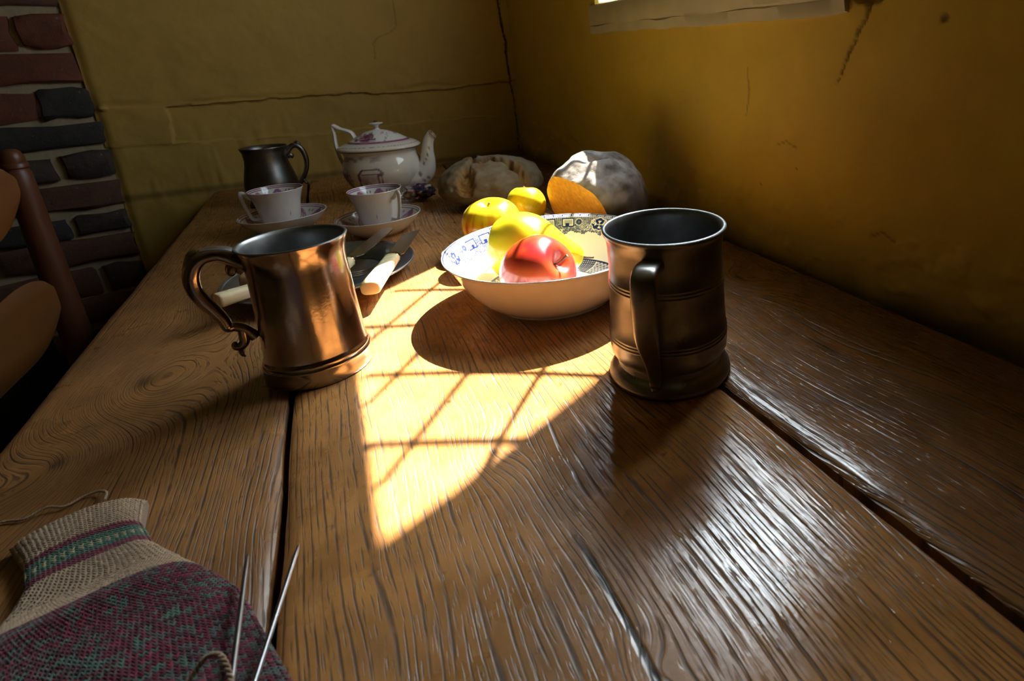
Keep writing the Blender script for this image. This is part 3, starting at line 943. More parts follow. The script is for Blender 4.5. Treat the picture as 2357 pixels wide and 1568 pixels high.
# ================================================================ dark pewter tankard (front right)
T2 = (0.2040, 0.3525)
t2 = thing('tankard', 'large dark pewter tankard with ringed sides in front of the bowl', 'tankard', (*T2, 0))
out = [(0.0001, 0.0), (0.0470, 0.0), (0.0490, 0.0010), (0.0496, 0.003), (0.0492, 0.0052), (0.0478, 0.0068), (0.0470, 0.0088), (0.0448, 0.0108), (0.0424, 0.0126), (0.0414, 0.0150), (0.0422, 0.0172), (0.0444, 0.0205),
       (0.0466, 0.0245), (0.0472, 0.0300), (0.0471, 0.0350), (0.0474, 0.0358), (0.0474, 0.0368), (0.0469, 0.0375), (0.0473, 0.0385), (0.0473, 0.0395), (0.0468, 0.0402), (0.0472, 0.0412), (0.0471, 0.0422), (0.0465, 0.0430),
       (0.0460, 0.055), (0.0454, 0.070), (0.0451, 0.079), (0.0454, 0.0798), (0.0454, 0.0808), (0.0449, 0.0815), (0.0453, 0.0825), (0.0453, 0.0835), (0.0448, 0.0842), (0.0452, 0.0852), (0.0451, 0.0862), (0.0446, 0.0870),
       (0.0444, 0.098), (0.0447, 0.110), (0.0454, 0.1165), (0.0464, 0.1190), (0.0476, 0.1205), (0.0482, 0.1218), (0.0480, 0.1230)]
MB().lathe(out, 112, cap0=True).build('body', PEWTER2, t2, smooth_deg=50)
inn_ = [(0.0480, 0.1230), (0.0474, 0.1237), (0.0460, 0.1239), (0.0448, 0.1230), (0.0438, 0.1180), (0.0432, 0.110), (0.0430, 0.09), (0.044, 0.03), (0.042, 0.012), (0.0001, 0.010)]
MB().lathe(inn_, 112).build('lining', PEWTER_IN, t2, smooth_deg=50)
A2 = math.radians(227)
hp = spline([(0.0425, 0.1065), (0.050, 0.1085), (0.058, 0.1092), (0.0648, 0.1085), (0.0685, 0.1045), (0.0700, 0.0960), (0.0705, 0.084), (0.0690, 0.068), (0.0650, 0.056), (0.0600, 0.045), (0.0560, 0.036), (0.0525, 0.027), (0.0505, 0.021), (0.0520, 0.0150), (0.0545, 0.0125)], 5)
k = len(hp)
MB().sweep(u_path(hp, A2), interp([.0045, .0042, .004, .0042, .0045, .0042, .0038, .0036, .0036, .0036, .0036, .0036, .004, .0032, .0015], k), interp([.0090, .0092, .0092, .0090, .0090, .0090, .0089, .0086, .0080, .0066, .0055, .0048, .0048, .004, .002], k),
           n=20, up=(-math.sin(A2), math.cos(A2), 0), pw=0.62).build('handle', PEWTER2, t2, smooth_deg=60)
MB().sweep(u_path([(0.040, 0.030), (0.0485, 0.0285), (0.054, 0.0275)], A2), [.005, .004, .003], n=10, up=(0, 0, 1)).build('strut', PEWTER2, t2)

# ================================================================ black tankard (back)
t3 = thing('tankard', 'small black bulbous tankard at the back left of the table', 'tankard', (-0.1145, 1.292, 0))
out = [(0.0001, 0.0), (0.040, 0.0), (0.042, 0.003), (0.040, 0.008), (0.0375, 0.013), (0.040, 0.019), (0.0425, 0.027), (0.0432, 0.036), (0.0420, 0.046), (0.0390, 0.060), (0.0355, 0.074), (0.0338, 0.085), (0.0338, 0.093), (0.0342, 0.0955), (0.0340, 0.0985), (0.0350, 0.102), (0.0368, 0.1065), (0.0376, 0.1085),
       (0.0372, 0.1095), (0.0360, 0.1088), (0.0330, 0.102), (0.0318, 0.090), (0.0325, 0.080), (0.039, 0.05), (0.040, 0.03), (0.036, 0.013), (0.0001, 0.011)]
MB().lathe(out, 80, cap0=True).build('body', PEWTER3, t3, smooth_deg=55)
A3 = -0.12
hp = spline([(0.031, 0.0930), (0.036, 0.0975), (0.043, 0.1045), (0.050, 0.1075), (0.0570, 0.1030), (0.0620, 0.0930), (0.0640, 0.0800), (0.0625, 0.0660), (0.0580, 0.0530), (0.0520, 0.0420), (0.0460, 0.0345), (0.0400, 0.0320)], 5)
hd = MB().sweep(u_path(hp, A3), interp([.006, .0055, .005, .005, .0048, .0046, .0044, .004, .004, .004, .004, .004], len(hp)), interp([.0075, .006, .005, .0052, .005, .0045, .004, .0036, .0034, .0034, .0036, .004], len(hp)), n=12, up=(0, 1, 0)).build('handle', PEWTER3, t3, smooth_deg=80)
MB().sweep(u_path(spline([(0.0500, 0.1105), (0.0545, 0.1120), (0.0560, 0.1080), (0.0600, 0.1020)], 4), A3), interp([.002, .004, .0045, .002], 13), interp([.0015, .003, .003, .0012], 13), n=8, up=(0, 1, 0)).build('thumb_knop', PEWTER3, hd)
MB().sweep(u_path(spline([(0.034, 0.087), (0.0395, 0.0900), (0.0420, 0.0870), (0.0415, 0.083)], 4), A3), interp([.005, .005, .0035, .001], 13), n=8, up=(0, 1, 0)).build('drop', PEWTER3, hd)
MB().sweep(u_path(spline([(0.052, 0.042), (0.0545, 0.0350), (0.0565, 0.0325), (0.0580, 0.0345)], 4), A3), interp([.003, .0028, .0026, .0012], 13), n=8, up=(0, 1, 0)).build('scroll', PEWTER3, hd)

# ================================================================ willow-pattern bowl
BW = (0.1794, 0.5525)
bowl = thing('bowl', 'white china bowl with a blue printed inside holding pear and red apple', 'bowl', (*BW, 0))
INK, WHT, CRM = np.array([0.018, 0.035, 0.145]), np.array([0.84, 0.85, 0.84]), np.array([0.74, 0.62, 0.48])


def bowl_out(T, R, Z):
    c = np.tile(CRM, T.shape + (1,)).astype(float)
    n = fbm(T * 9, Z * 60, s=2)[..., None]
    return c * (1 + 0.04 * n)


po = [(0.0001, 0.0015), (0.060, 0.0015), (0.0605, 0.0), (0.0645, 0.0), (0.0660, 0.0030), (0.0720, 0.0062), (0.0800, 0.0130), (0.0880, 0.0225), (0.0950, 0.0335), (0.1005, 0.0440), (0.1045, 0.0520), (0.1075, 0.0560), (0.1098, 0.0580), (0.1106, 0.0590)]
po = [tuple(p) for p in np.vstack([spline(po[3:], 4)])]
MB().lathe([(0.0001, 0.0015), (0.060, 0.0015), (0.0605, 0.0)] + po, 180, bowl_out).build('outside', BOWLMAT, bowl, smooth_deg=50)
pin = spline([(0.1106, 0.0590), (0.1100, 0.0598), (0.1088, 0.0595), (0.1050, 0.0565), (0.1015, 0.0510), (0.0970, 0.0420), (0.0915, 0.0325), (0.0845, 0.0225), (0.0770, 0.0145), (0.0690, 0.0090), (0.0620, 0.0072), (0.045, 0.0060), (0.02, 0.0055), (0.0003, 0.0055)], 14)
arc = np.concatenate([[0], np.cumsum(np.hypot(*np.diff(pin, axis=0).T))])


def bowl_in(T, R, Z):
    s = np.repeat(arc[:, None], T.shape[1], 1) * 1000 - 1.6       # mm from the rim edge
    mm = T * 105                                                   # mm round the rim
    ink = np.zeros_like(s)
    # beaded rim
    bx = np.abs((mm / 2.75) % 1 - 0.5); by = np.abs((s - 2.4) / 2.6)
    ink = np.where((s > 0.2) & (s < 4.3), 1.0, ink)
    ink = np.where((bx < 0.33) & (by < 0.40), 0.05, ink)
    ink = np.where((bx < 0.13) & (by < 0.15), 0.9, ink)
    ink = np.where((s > 4.3) & (s < 5.0), 0.05, ink)
    # diaper ground of the border
    low = 24.5 + 1.6 * np.sin(T * 6 * 4) + 0.8 * np.sin(T * 6 * 9 + 1) + 1.0 * np.abs(np.sin(mm * 0.9))
    inb = (s >= 5.0) & (s < low)
    a, b = (mm + s * 1.2) / 2.1, (mm - s * 1.2) / 2.1
    dia = np.where((np.abs(a % 1 - 0.5) < 0.22) | (np.abs(b % 1 - 0.5) < 0.22), 0.95, 0.25)
    ink = np.where(inb, dia, ink)
    foli = fbm(mm * 0.42, s * 0.42, o=2, s=9)
    ink = np.where(inb & (s > 17.5), np.where(np.abs(foli) < 0.16, 0.1, 0.85), ink)
    ink = np.where(inb & (s > low - 0.9), 1.0, ink)
    # motifs, six to the round
    per = 2 * math.pi / 6
    t0 = (T - 0.62 + per / 2) % per - per / 2
    u, w = t0 * 100, s - 13.8
    # big lobed cartouche
    ang = np.arctan2(w, u * 0.72)
    rad = np.hypot(u * 0.72, w) / (1 + 0.07 * np.cos(ang * 8) + 0.05 * np.sin(ang * 3))
    ink = np.where(rad < 8.4, 0.05, ink)
    ink = np.where(rad < 7.3, 1.0, ink)
    fl = np.minimum.reduce([np.hypot(u - a_, w - b_) - r_ for a_, b_, r_ in ((0, -3.2, 1.3), (-1.2, -3.9, .9), (1.2, -3.9, .9), (0, 3.4, 1.2), (-1.3, 4.2, .9), (1.3, 4.2, .9), (-5.2, -.3, 1.3), (5.2, -.3, 1.3), (-6, .9, .9), (6, .9, .9), (-5.6, -1.6, .8), (5.6, -1.6, .8))])
    fl = np.minimum(fl, np.minimum(np.abs(u) + 0 * w - 0.35 + (np.abs(w) > 3.2) * 9, np.abs(w) - 0.35 + (np.abs(u) > 5) * 9))
    ink = np.where((rad < 7.0) & (fl < 0), 0.05, ink)
    for sg in (-1, 1):
        d_ = np.hypot(u - sg * 8.6, w + 3.0); ink = np.where(np.abs(d_ - 2.3) < 0.55, 0.05, ink); ink = np.where(np.hypot(u - sg * 8.4, w + 2.6) < 0.9, 0.05, ink)
        # side scrolls
        d_ = np.hypot(u - sg * 15.5, w - 4.6); ink = np.where(d_ < 4.4, 0.8, ink); ink = np.where(np.abs(d_ - 3.1) < 0.5, 0.08, ink); ink = np.where(d_ < 1.1, 0.1, ink)
        # quatrefoil lozenge
        d_ = np.abs(u - sg * 23.0) + np.abs(w - 4.0); ink = np.where(d_ < 6, 0.45, ink); ink = np.where(np.abs(d_ - 3.2) < 0.4, 0.95, ink); ink = np.where(np.abs(d_ - 5.6) < 0.5, 0.95, ink)
        # roundels
        d_ = np.hypot(u - sg * 27.5, w + 2.0); ink = np.where(d_ < 4.6, 0.06, ink); ink = np.where(d_ < 3.8, 0.95, ink); ink = np.where(d_ < 0.6, 0.05, ink)
        # fret between the panels
        ub, wb = sg * u - 41, w + 1.5
        fr_ = (np.abs(ub) < 7.5) & (np.abs(wb) < 5.5); ink = np.where(fr_, 1.0, ink)
        ink = np.where((np.abs(ub) < 6.3) & (np.abs(wb) < 4.3), 0.08, ink)
        ink = np.where((np.abs(ub) < 5.0) & (np.abs(wb) < 3.0), np.where(((ub * 1.1) % 1.6 < 0.8) ^ ((wb * 1.1) % 1.6 < 0.8), 0.9, 0.1), ink)
        ink = np.where((np.abs(ub - 1) < 2.2) & (wb > 0.6) & (wb < 4.3), 1.0, ink)
    # ring of trellis on the floor of the bowl
    rr = R * 1000
    fl_ = (s > 30) & (rr < 74) & (rr > 52)
    mm2 = T * 63
    a, b = (mm2 + rr) / 5.2, (mm2 - rr) / 5.2
    da, db = np.abs(a % 1 - 0.5), np.abs(b % 1 - 0.5)
    tre = np.where((da < 0.10) | (db < 0.10), 0.12, 1.0)
    tre = np.where((np.abs(da - 0.27) < 0.05) | (np.abs(db - 0.27) < 0.05), 0.3, tre)
    seg = (T * 8 / (2 * math.pi)) % 1
    tre = np.where(seg > 0.62, np.where(((mm2 / 2.4) % 1 < 0.45) & ((rr / 2.4) % 1 < 0.45), 0.2, 0.95), tre)
    tre = np.where((np.abs(seg - 0.62) < 0.015) | (np.abs(seg - 0.99) < 0.015), 0.05, tre)
    ink = np.where(fl_, tre, ink)
    ink = np.where((s > 30) & ((np.abs(rr - 74) < 0.9) | (np.abs(rr - 51) < 0.8)), 1.0, ink)
    sc = fbm(R * np.cos(T) * 110, R * np.sin(T) * 110, o=3, s=44)
    ink = np.where((s > 30) & (rr < 49), np.where(sc > 0.12, 0.85, 0.06), ink)
    ink = np.clip(ink, 0, 1)[..., None]
    return WHT * (1 - ink) + INK * ink


MB().lathe(pin, 900, bowl_in).build('inside', BOWLMAT, bowl, smooth_deg=60, fixn=True)


# ================================================================ fruit
def apple_mesh(r, tall, dimple, colf, seed, n=72, lob=0.03):
    """lathe-like apple with 5 faint lobes; z is the stem axis, bottom at 0"""
    t = np.linspace(0.0, math.pi, 44)
    th = np.arange(n) / n * 2 * math.pi
    Tt, Th = np.meshgrid(t, th, indexing='ij')
    rad = r * np.sin(Tt) ** 0.9 * (1 + lob * np.cos(Th * 5 + seed) * np.clip(np.cos(Tt), -1, 1) * -0.6 + 0.02 * np.sin(Th + seed))
    zz = -np.cos(Tt) * r * tall
    zz = zz - dimple * r * np.exp(-(rad / (0.30 * r)) ** 2) * (Tt > math.pi / 2) + 0.55 * dimple * r * np.exp(-(rad / (0.32 * r)) ** 2) * (Tt < math.pi / 2)
    rad = rad * (1 + 0.10 * np.sin(Tt) * np.cos(Tt) * -1)
    P = np.stack([rad * np.cos(Th), rad * np.sin(Th), zz], 2)
    P = P * (1 + 0.012 * fbm(P[..., 0] * 30 + seed, P[..., 1] * 30, P[..., 2] * 30, o=2, s=seed))[..., None]
    u = (1 - np.cos(Tt)) / 2                      # 0 bottom, 1 stem end
    return P, colf(u, Th, P)


def fruit(name, label, loc, rot, r, tall, dimple, colf, seed, cat='apple', stem=0.6, parent_group=None):
    root = thing(name, label, cat, loc, 0, parent_group)
    P, C = apple_mesh(r, tall, dimple, colf, seed)
    R = np.array(rot.to_matrix())
    Q = P.reshape(-1, 3) @ R.T
    zmin = Q[:, 2].min()
    mb = MB()
    mb.grid((Q - [0, 0, zmin]).reshape(P.shape), C, wrap=True)
    mb.build('flesh', APPLE, root, smooth_deg=180)
    top = np.array([0, 0, r * tall - dimple * r])
    st = spline([top + [0, 0, -0.002], top + [0.0005, 0.0, 0.35 * r * stem], top + [0.003, 0.001, 0.75 * r * stem]], 4) @ R.T - [0, 0, zmin]
    MB().sweep(st, interp([0.0011, 0.001, 0.0015], len(st)), n=8, up=(0.3, 1, 0.2)).build('stem', STEMM, root)
    bot = np.array([0, 0, -r * tall + 0.55 * dimple * r])
    cy = MB()
    for q in range(5):
        a = q * 2 * math.pi / 5
        p = np.array([bot + [0, 0, 0.001], bot + [0.0022 * math.cos(a), 0.0022 * math.sin(a), -0.0012], bot + [0.0030 * math.cos(a), 0.0030 * math.sin(a), -0.0030]]) @ R.T - [0, 0, zmin]
        cy.sweep(p, [0.001, 0.0012, 0.0003], n=5, up=(0.2, 0.4, 1))
    cy.build('calyx', CALYX, root)
    return root


YEL, YEL2 = np.array([0.72, 0.52, 0.012]), np.array([0.50, 0.47, 0.018])
REDS = np.array([0.38, 0.035, 0.015])


def striped(u, th, P):
    n = fbm(th * 7, u * 3, o=3, s=3)
    st = smooth(-0.05, 0.4, fbm(np.cos(th) * 9, np.sin(th) * 9, u * 0.9, o=2, s=8) + 0.3 * fbm(np.cos(th) * 20, np.sin(th) * 20, u * 2, s=5))
    k = st * smooth(0.98, 0.62, u) * 0.85
    c = YEL * 0.96 + (YEL2 - YEL) * np.clip(0.5 + 0.5 * n, 0, 1)[..., None] * 0.5
    blush = (0.55 * smooth(0.80, 0.3, u))[..., None]
    c = c * (1 - blush) + np.array([0.62, 0.22, 0.06]) * blush
    return c * (1 - k[..., None]) + REDS * k[..., None]


def yellow(u, th, P):
    n = fbm(P[..., 0] * 60, P[..., 1] * 60, P[..., 2] * 60, o=3, s=3)
    c = YEL + (YEL2 - YEL) * np.clip(0.45 + 0.5 * n, 0, 1)[..., None]
    sp = smooth(0.62, 0.75, vnoise(P[..., 0] * 700, P[..., 1] * 700, P[..., 2] * 700, s=3))[..., None] * 0.3
    return c * (1 - sp) + np.array([0.3, 0.2, 0.05]) * sp


def redskin(u, th, P):
    n = fbm(P[..., 0] * 45, P[..., 1] * 45, P[..., 2] * 45, o=3, s=6)
    k = np.clip(0.35 + 0.7 * n, 0, 1)[..., None]
    c = np.array([0.36, 0.012, 0.012]) * (1 - k) + np.array([0.52, 0.085, 0.014]) * k
    dark = smooth(0.72, 1.0, u)[..., None] * 0.25
    c = c * (1 - dark) + np.array([0.45, 0.03, 0.05]) * dark
    return c


def axis_rot(d, spin=0.0):
    return Vector(d).to_track_quat('Z', 'Y') @ Matrix.Rotation(spin, 3, 'Z').to_quaternion()


BDZ = 0.016
fruit('apple', 'yellow apple streaked with red behind the left of the bowl', (0.1530, 0.7030, BDZ), axis_rot((-0.10, -0.12, 1)), 0.0358, 0.95, 0.30, striped, 2, stem=0.25)
fruit('apple', 'plain yellow apple between the two loaves', (0.2170, 0.7660, BDZ), axis_rot((0.15, 0.2, 1)), 0.0275, 1.12, 0.2, yellow, 5, stem=0.2)
fruit('apple', 'red apple with a stem lying at the front of the bowl', (0.1470, 0.5080, 0.0105), axis_rot((0.55, -0.72, 0.48), 0.6), 0.0365, 1.02, 0.34, redskin, 9, stem=0.62)

# pear lying on its side in the bowl, its neck to the right
pear = thing('pear', 'large yellow pear lying at the back of the bowl', 'pear', (0.1600, 0.5880, 0.009))
pp = spline([(0.0002, -0.036), (0.008, -0.0385), (0.020, -0.0365), (0.032, -0.026), (0.0385, -0.010), (0.0380, 0.008), (0.031, 0.024), (0.0225, 0.038), (0.0165, 0.050), (0.0125, 0.059), (0.007, 0.0645), (0.0003, 0.0655)], 5)
th = np.arange(72) / 72 * 2 * math.pi
Rr, Th = np.meshgrid(pp[:, 0], th, indexing='ij')
Zr = np.repeat(pp[:, 1][:, None], 72, 1)
P = np.stack([Rr * np.cos(Th), Rr * np.sin(Th), Zr], 2)
P = P * (1 + 0.02 * fbm(P[..., 0] * 28, P[..., 1] * 28, P[..., 2] * 28, o=2, s=5))[..., None]
C = yellow((Zr + 0.04) / 0.1, Th, P)
Rm = np.array(axis_rot((0.80, -0.36, -0.24)).to_matrix())
Q = P.reshape(-1, 3) @ Rm.T
zmin = Q[:, 2].min()
mb = MB(); mb.grid((Q - [0, 0, zmin]).reshape(P.shape), C, wrap=True); mb.build('flesh', APPLE, pear, smooth_deg=180)
cy = MB()
for q in range(5):
    a = q * 2 * math.pi / 5
    p = np.array([[0, 0, -0.0345], [0.0025 * math.cos(a), 0.0025 * math.sin(a), -0.0372], [0.004 * math.cos(a), 0.004 * math.sin(a), -0.0395]]) @ Rm.T - [0, 0, zmin]
    cy.sweep(p, [0.0014, 0.0014, 0.0004], n=5, up=(0.2, 0.4, 1))
cy.build('calyx', CALYX, pear)
st = np.array([[0, 0, 0.063], [0.001, 0, 0.070], [0.004, 0.001, 0.077]]) @ Rm.T - [0, 0, zmin]
MB().sweep(st, [0.0014, 0.0012, 0.0016], n=8, up=(0.3, 1, 0.2)).build('stem', STEMM, pear)


# ================================================================ bread
def sphere_dirs(n=72, m=44):
    t = np.linspace(0.0, math.pi, m); th = np.arange(n) / n * 2 * math.pi
    Tt, Th = np.meshgrid(t, th, indexing='ij')
    return np.stack([np.sin(Tt) * np.cos(Th), np.sin(Tt) * np.sin(Th), -np.cos(Tt)], 2)


# crusty boule torn open along the top
L1 = (0.232, 1.022)
D = sphere_dirs(150, 90)
dx, dy, dz = D[..., 0], D[..., 1], D[..., 2]
P = D * np.array([0.091, 0.088, 0.0])
zz = np.where(dz > 0, 0.030 + 0.052 * np.clip(dz, 0, 1) ** 0.85, 0.030 + 0.030 * dz)
P[..., 2] = zz
bump = 0.006 * fbm(dx * 2 + 3, dy * 2, dz * 2, o=3, s=61)
P = P * (1 + bump[..., None] * 5)
# split: two crossing torn channels with raised curled lips
tear = [(-0.062, -0.075), (-0.052, -0.040), (-0.030, -0.012), (-0.004, -0.018), (0.024, -0.040), (0.040, -0.070)]
tear2 = [(-0.030, -0.012), (-0.022, 0.020), (-0.030, 0.075)]
wx, wy = P[..., 0] + 0.006 * fbm(dx * 8, dy * 8, s=7), P[..., 1] + 0.006 * fbm(dx * 8, dy * 8, s=17)
d1 = np.minimum(polydist(wx, wy, tear), polydist(wx, wy, tear2) * 1.35)
upper = smooth(-0.05, 0.25, dz)
ch_ = smooth(0.0125, 0.003, d1 * (1 + 0.5 * vnoise(wx * 60, wy * 60, s=4))) * upper
lip = np.exp(-((d1 - 0.0135) / 0.0035) ** 2) * upper * np.clip(0.5 + vnoise(wx * 40, wy * 40, s=9), 0, 1)
P[..., 2] += -0.016 * ch_ + 0.004 * lip * (0.8 + 0.4 * fbm(dx * 10, dy * 10, s=23))
P[..., 2] += 0.003 * fbm(P[..., 0] * 90, P[..., 1] * 90, o=3, s=29) * ch_
P = P * (1 + 0.018 * fbm(P[..., 0] * 70, P[..., 1] * 70, P[..., 2] * 70, o=3, s=38))[..., None]
P[..., 2] = np.maximum(P[..., 2], 0.0)
flour = np.clip(0.55 + 0.5 * fbm(dx * 6, dy * 6, dz * 6, o=4, s=33), 0, 1)[..., None]
C = np.array([0.27, 0.235, 0.165]) * flour + np.array([0.20, 0.12, 0.055]) * (1 - flour)
cr = np.clip(1.2 * ch_ + 0.5 * lip, 0, 1)[..., None]
C = C * (1 - cr) + (np.array([0.40, 0.20, 0.05]) * (0.75 + 0.35 * fbm(dx * 30, dy * 30, dz * 30, s=3))[..., None]) * cr
loaf = MB(); loaf.grid(P, C, wrap=True)
o = loaf.build('bread_loaf', CRUST, None, smooth_deg=180, loc=(*L1, 0))
tag(o, 'round crusty loaf with a torn floury top behind the apples', 'bread')

# big round loaf with one side cut away
L2 = (0.305, 0.712)
lf = thing('bread_loaf', 'large floury loaf cut open to show golden crumb by the wall', 'bread', (*L2, 0))
nrm = np.array([-0.955, -0.297]); off = 0.022; NZ = -0.36
D = sphere_dirs(170, 90)
dx, dy, dz = D[..., 0], D[..., 1], D[..., 2]
P = np.stack([dx * 0.070, dy * 0.076, np.where(dz > 0, 0.048 + 0.072 * np.clip(dz, 0, 1) ** 0.80, 0.048 + 0.048 * dz)], 2)
P *= (1 + 0.045 * fbm(dx * 2.0 + 1, dy * 2.0, dz * 2.0, o=2, s=71) + 0.005 * fbm(dx * 10, dy * 10, dz * 10, o=3, s=75))[..., None]
P[..., 2] -= 0.008 * np.exp(-((P[..., 0] - 0.0) ** 2 + (P[..., 1] + 0.01) ** 2) / 0.012 ** 2)
P[..., 2] = np.maximum(P[..., 2], 0.0)
fl = np.clip(0.60 + 0.55 * fbm(dx * 5, dy * 5, dz * 5, o=5, s=81), 0, 1) * smooth(-0.25, 0.45, dz)
fl = fl[..., None]
C = np.array([0.36, 0.33, 0.31]) * fl + np.array([0.075, 0.05, 0.035]) * (1 - fl)
pit = np.exp(-((P[..., 0] + 0.002) ** 2 + (P[..., 1] + 0.010) ** 2) / 0.010 ** 2)[..., None] * (dz > 0.3)[..., None]
C = C * (1 - pit) + np.array([0.33, 0.17, 0.08]) * pit
# slice: clamp everything beyond the cutting plane onto it, then cap
import bmesh
mb = MB(); mb.grid(P, C, wrap=True)
o = mb.build('crust', CRUST, lf, smooth_deg=180)
bm = bmesh.new(); bm.from_mesh(o.data)
bmesh.ops.bisect_plane(bm, geom=bm.verts[:] + bm.edges[:] + bm.faces[:], plane_co=(nrm[0] * off, nrm[1] * off, 0), plane_no=(nrm[0], nrm[1], NZ), clear_outer=True)
bm.to_mesh(o.data)
edge_v = [v.co.copy() for v in bm.verts if v.is_boundary and abs((v.co.x - nrm[0] * off) * nrm[0] + (v.co.y - nrm[1] * off) * nrm[1] + v.co.z * NZ) < 1e-4]
bm.free()
tv = Vector((-nrm[1], nrm[0], 0))
cz = sum((v.z for v in edge_v)) / len(edge_v); ct = sum((v.dot(tv) for v in edge_v)) / len(edge_v)
edge_v.sort(key=lambda v: math.atan2(v.z - cz, v.dot(tv) - ct))
E_ = np.array([tuple(v) for v in edge_v]); cen = E_.mean(0)
rings = []
nv = np.array([nrm[0], nrm[1], NZ]); nv /= np.linalg.norm(nv)
for s_ in (1.0, 0.97, 0.85, 0.7, 0.5, 0.3, 0.12, 0.01):
    q = cen + (E_ - cen) * s_
    q = q + np.outer(0.0012 * fbm(q[:, 1] * 90, q[:, 2] * 90, o=2, s=5), nv) * (s_ < 0.96)
    rings.append(q)
mb = MB(); mb.grid(np.array(rings), wrap=True)
mb.build('cut_face', CRUMB, lf, smooth_deg=60)

# pale round-ended board under the apples
a_, b_ = np.array([0.120, 0.727]), np.array([0.240, 0.815])
dr = (b_ - a_) / np.linalg.norm(b_ - a_); nr = np.array([-dr[1], dr[0]])
pl = []
for q in range(17):
    an = math.pi / 2 + q / 16 * math.pi
    pl.append(a_ + 0.030 * (math.cos(an) * dr + math.sin(an) * nr))
for q in range(17):
    an = -math.pi / 2 + q / 16 * math.pi
    pl.append(b_ + 0.030 * (math.cos(an) * dr + math.sin(an) * nr))
pl = np.array(pl) - a_
ringsz = [(0.90, 0.0), (0.97, 0.0012), (1.0, 0.004), (1.0, 0.012), (0.97, 0.0150), (0.92, BDZ), (0.5, BDZ), (0.05, BDZ)]
cm = pl.mean(0)
P = np.array([np.column_stack([(pl - cm) * s_ + cm, np.full(len(pl), z_)]) for s_, z_ in ringsz])
mb = MB(); mb.grid(P, wrap=True); mb.f.append(tuple(range(len(pl))))
o = mb.build('bread_board', PALEWOOD, None, smooth_deg=60, loc=(*a_, 0))
tag(o, 'pale round-ended wooden board under the apples behind the bowl', 'board')

# ================================================================ lustre tea things
PNK, DPK, PORC = np.array([0.30, 0.07, 0.20]), np.array([0.13, 0.015, 0.07]), np.array([0.70, 0.68, 0.66])


def over(c, k, col):
    k = np.clip(k, 0, 1)[..., None]
    return c * (1 - k) + np.asarray(col) * k


def swags(T, s, n, top, hgt):
    """fans of curved brush strokes hanging from a line; s grows away from the rim (mm)"""
    f = (T * n / (2 * math.pi)) % 1 - 0.5
    v = (s - top) / hgt
    k = np.zeros_like(s)
    for a in (0.0, 0.16, 0.32, 0.47):
        for sg in (-1, 1):
            k = np.maximum(k, smooth(0.045, 0.02, np.abs(f - sg * a * np.clip(v, 0, 1) ** 0.8)))
    k = k * (v > 0) * (v < 1)
    dots = smooth(0.05, 0.03, np.hypot((np.abs(f) - 0.42), (v - 0.25) * 0.4))
    return np.maximum(k, dots)


def china_piece(prof, n_out, rimcol, n=200):
    prof = np.asarray(prof)
    arcl = np.concatenate([[0], np.cumsum(np.hypot(*np.diff(prof, axis=0).T))])

    def colf(T, R, Z):
        i = np.repeat(np.arange(len(prof))[:, None], T.shape[1], 1)
        s = (np.repeat(arcl[:, None], T.shape[1], 1) - arcl[n_out]) * 1000
        c = np.tile(PORC, T.shape + (1,)).astype(float) * (1 + 0.03 * fbm(T * 5, Z * 90, s=4)[..., None])
        return rimcol(c, T, R, Z, s, i <= n_out)
    return MB().lathe(prof, n, colf)


def cup_col(c, T, R, Z, s, outer):
    inn = ~outer
    c = over(c, inn * smooth(0.9, 0.5, np.abs(s - 3.0)), PNK)
    c = over(c, inn * smooth(0.6, 0.3, np.abs(s - 6.0)), DPK)
    c = over(c, inn * swags(T, s, 7, 7.5, 20) * 0.9, PNK)
    c = over(c, outer * smooth(0.0009, 0.0005, np.abs(Z - 0.0105)), PNK)
    f = (T * 4 / (2 * math.pi)) % 1 - 0.5
    sp = np.minimum(np.hypot(f * 40, (Z - 0.030) * 900 - 2 * 0), np.hypot(f * 40 - 1.2, (Z - 0.027) * 900))
    sp = np.minimum(sp, np.hypot((f * 40 + 0.9) * 1.6, (Z - 0.026) * 400))
    return over(c, outer * smooth(1.0, 0.6, sp), DPK)


def saucer_col(c, T, R, Z, s, outer):
    inn = ~outer
    c = over(c, inn * smooth(0.9, 0.5, np.abs(s - 3.2)), PNK)
    c = over(c, inn * smooth(0.7, 0.3, np.abs(s - 6.5)), DPK)
    c = over(c, inn * swags(T, s, 8, 8, 24) * 0.9, PNK)
    c = over(c, inn * smooth(0.12, 0.05, np.abs((T * 8 / (2 * math.pi)) % 1 - 0.5)) * smooth(18, 24, s) * smooth(36, 28, s) * 0.75, PNK)
    return over(c, inn * smooth(1.6, 0.8, np.abs(R * 1000 - 25)), PNK)


cup_o = spline([(0.0215, 0.0), (0.0228, 0.0018), (0.0222, 0.0040), (0.0240, 0.0075), (0.0258, 0.0150), (0.0282, 0.0280), (0.0305, 0.0410), (0.0335, 0.0520), (0.0366, 0.0600), (0.0376, 0.0620)], 4)
cup_i = spline([(0.0376, 0.0620), (0.0372, 0.0627), (0.0364, 0.0624), (0.0352, 0.0600), (0.0318, 0.0520), (0.0288, 0.0410), (0.0264, 0.0280), (0.0240, 0.0150), (0.0205, 0.0065), (0.012, 0.0040), (0.0002, 0.0036)], 5)[1:]
cup_p = np.vstack([[(0.0002, 0.0015), (0.0195, 0.0015), (0.0200, 0.0)], cup_o, cup_i])
CUP_N = 3 + len(cup_o) - 1
sau_o = spline([(0.0320, 0.0), (0.0335, 0.0015), (0.0370, 0.0035), (0.0450, 0.0095), (0.0525, 0.0175), (0.0580, 0.0250), (0.0598, 0.0275)], 4)
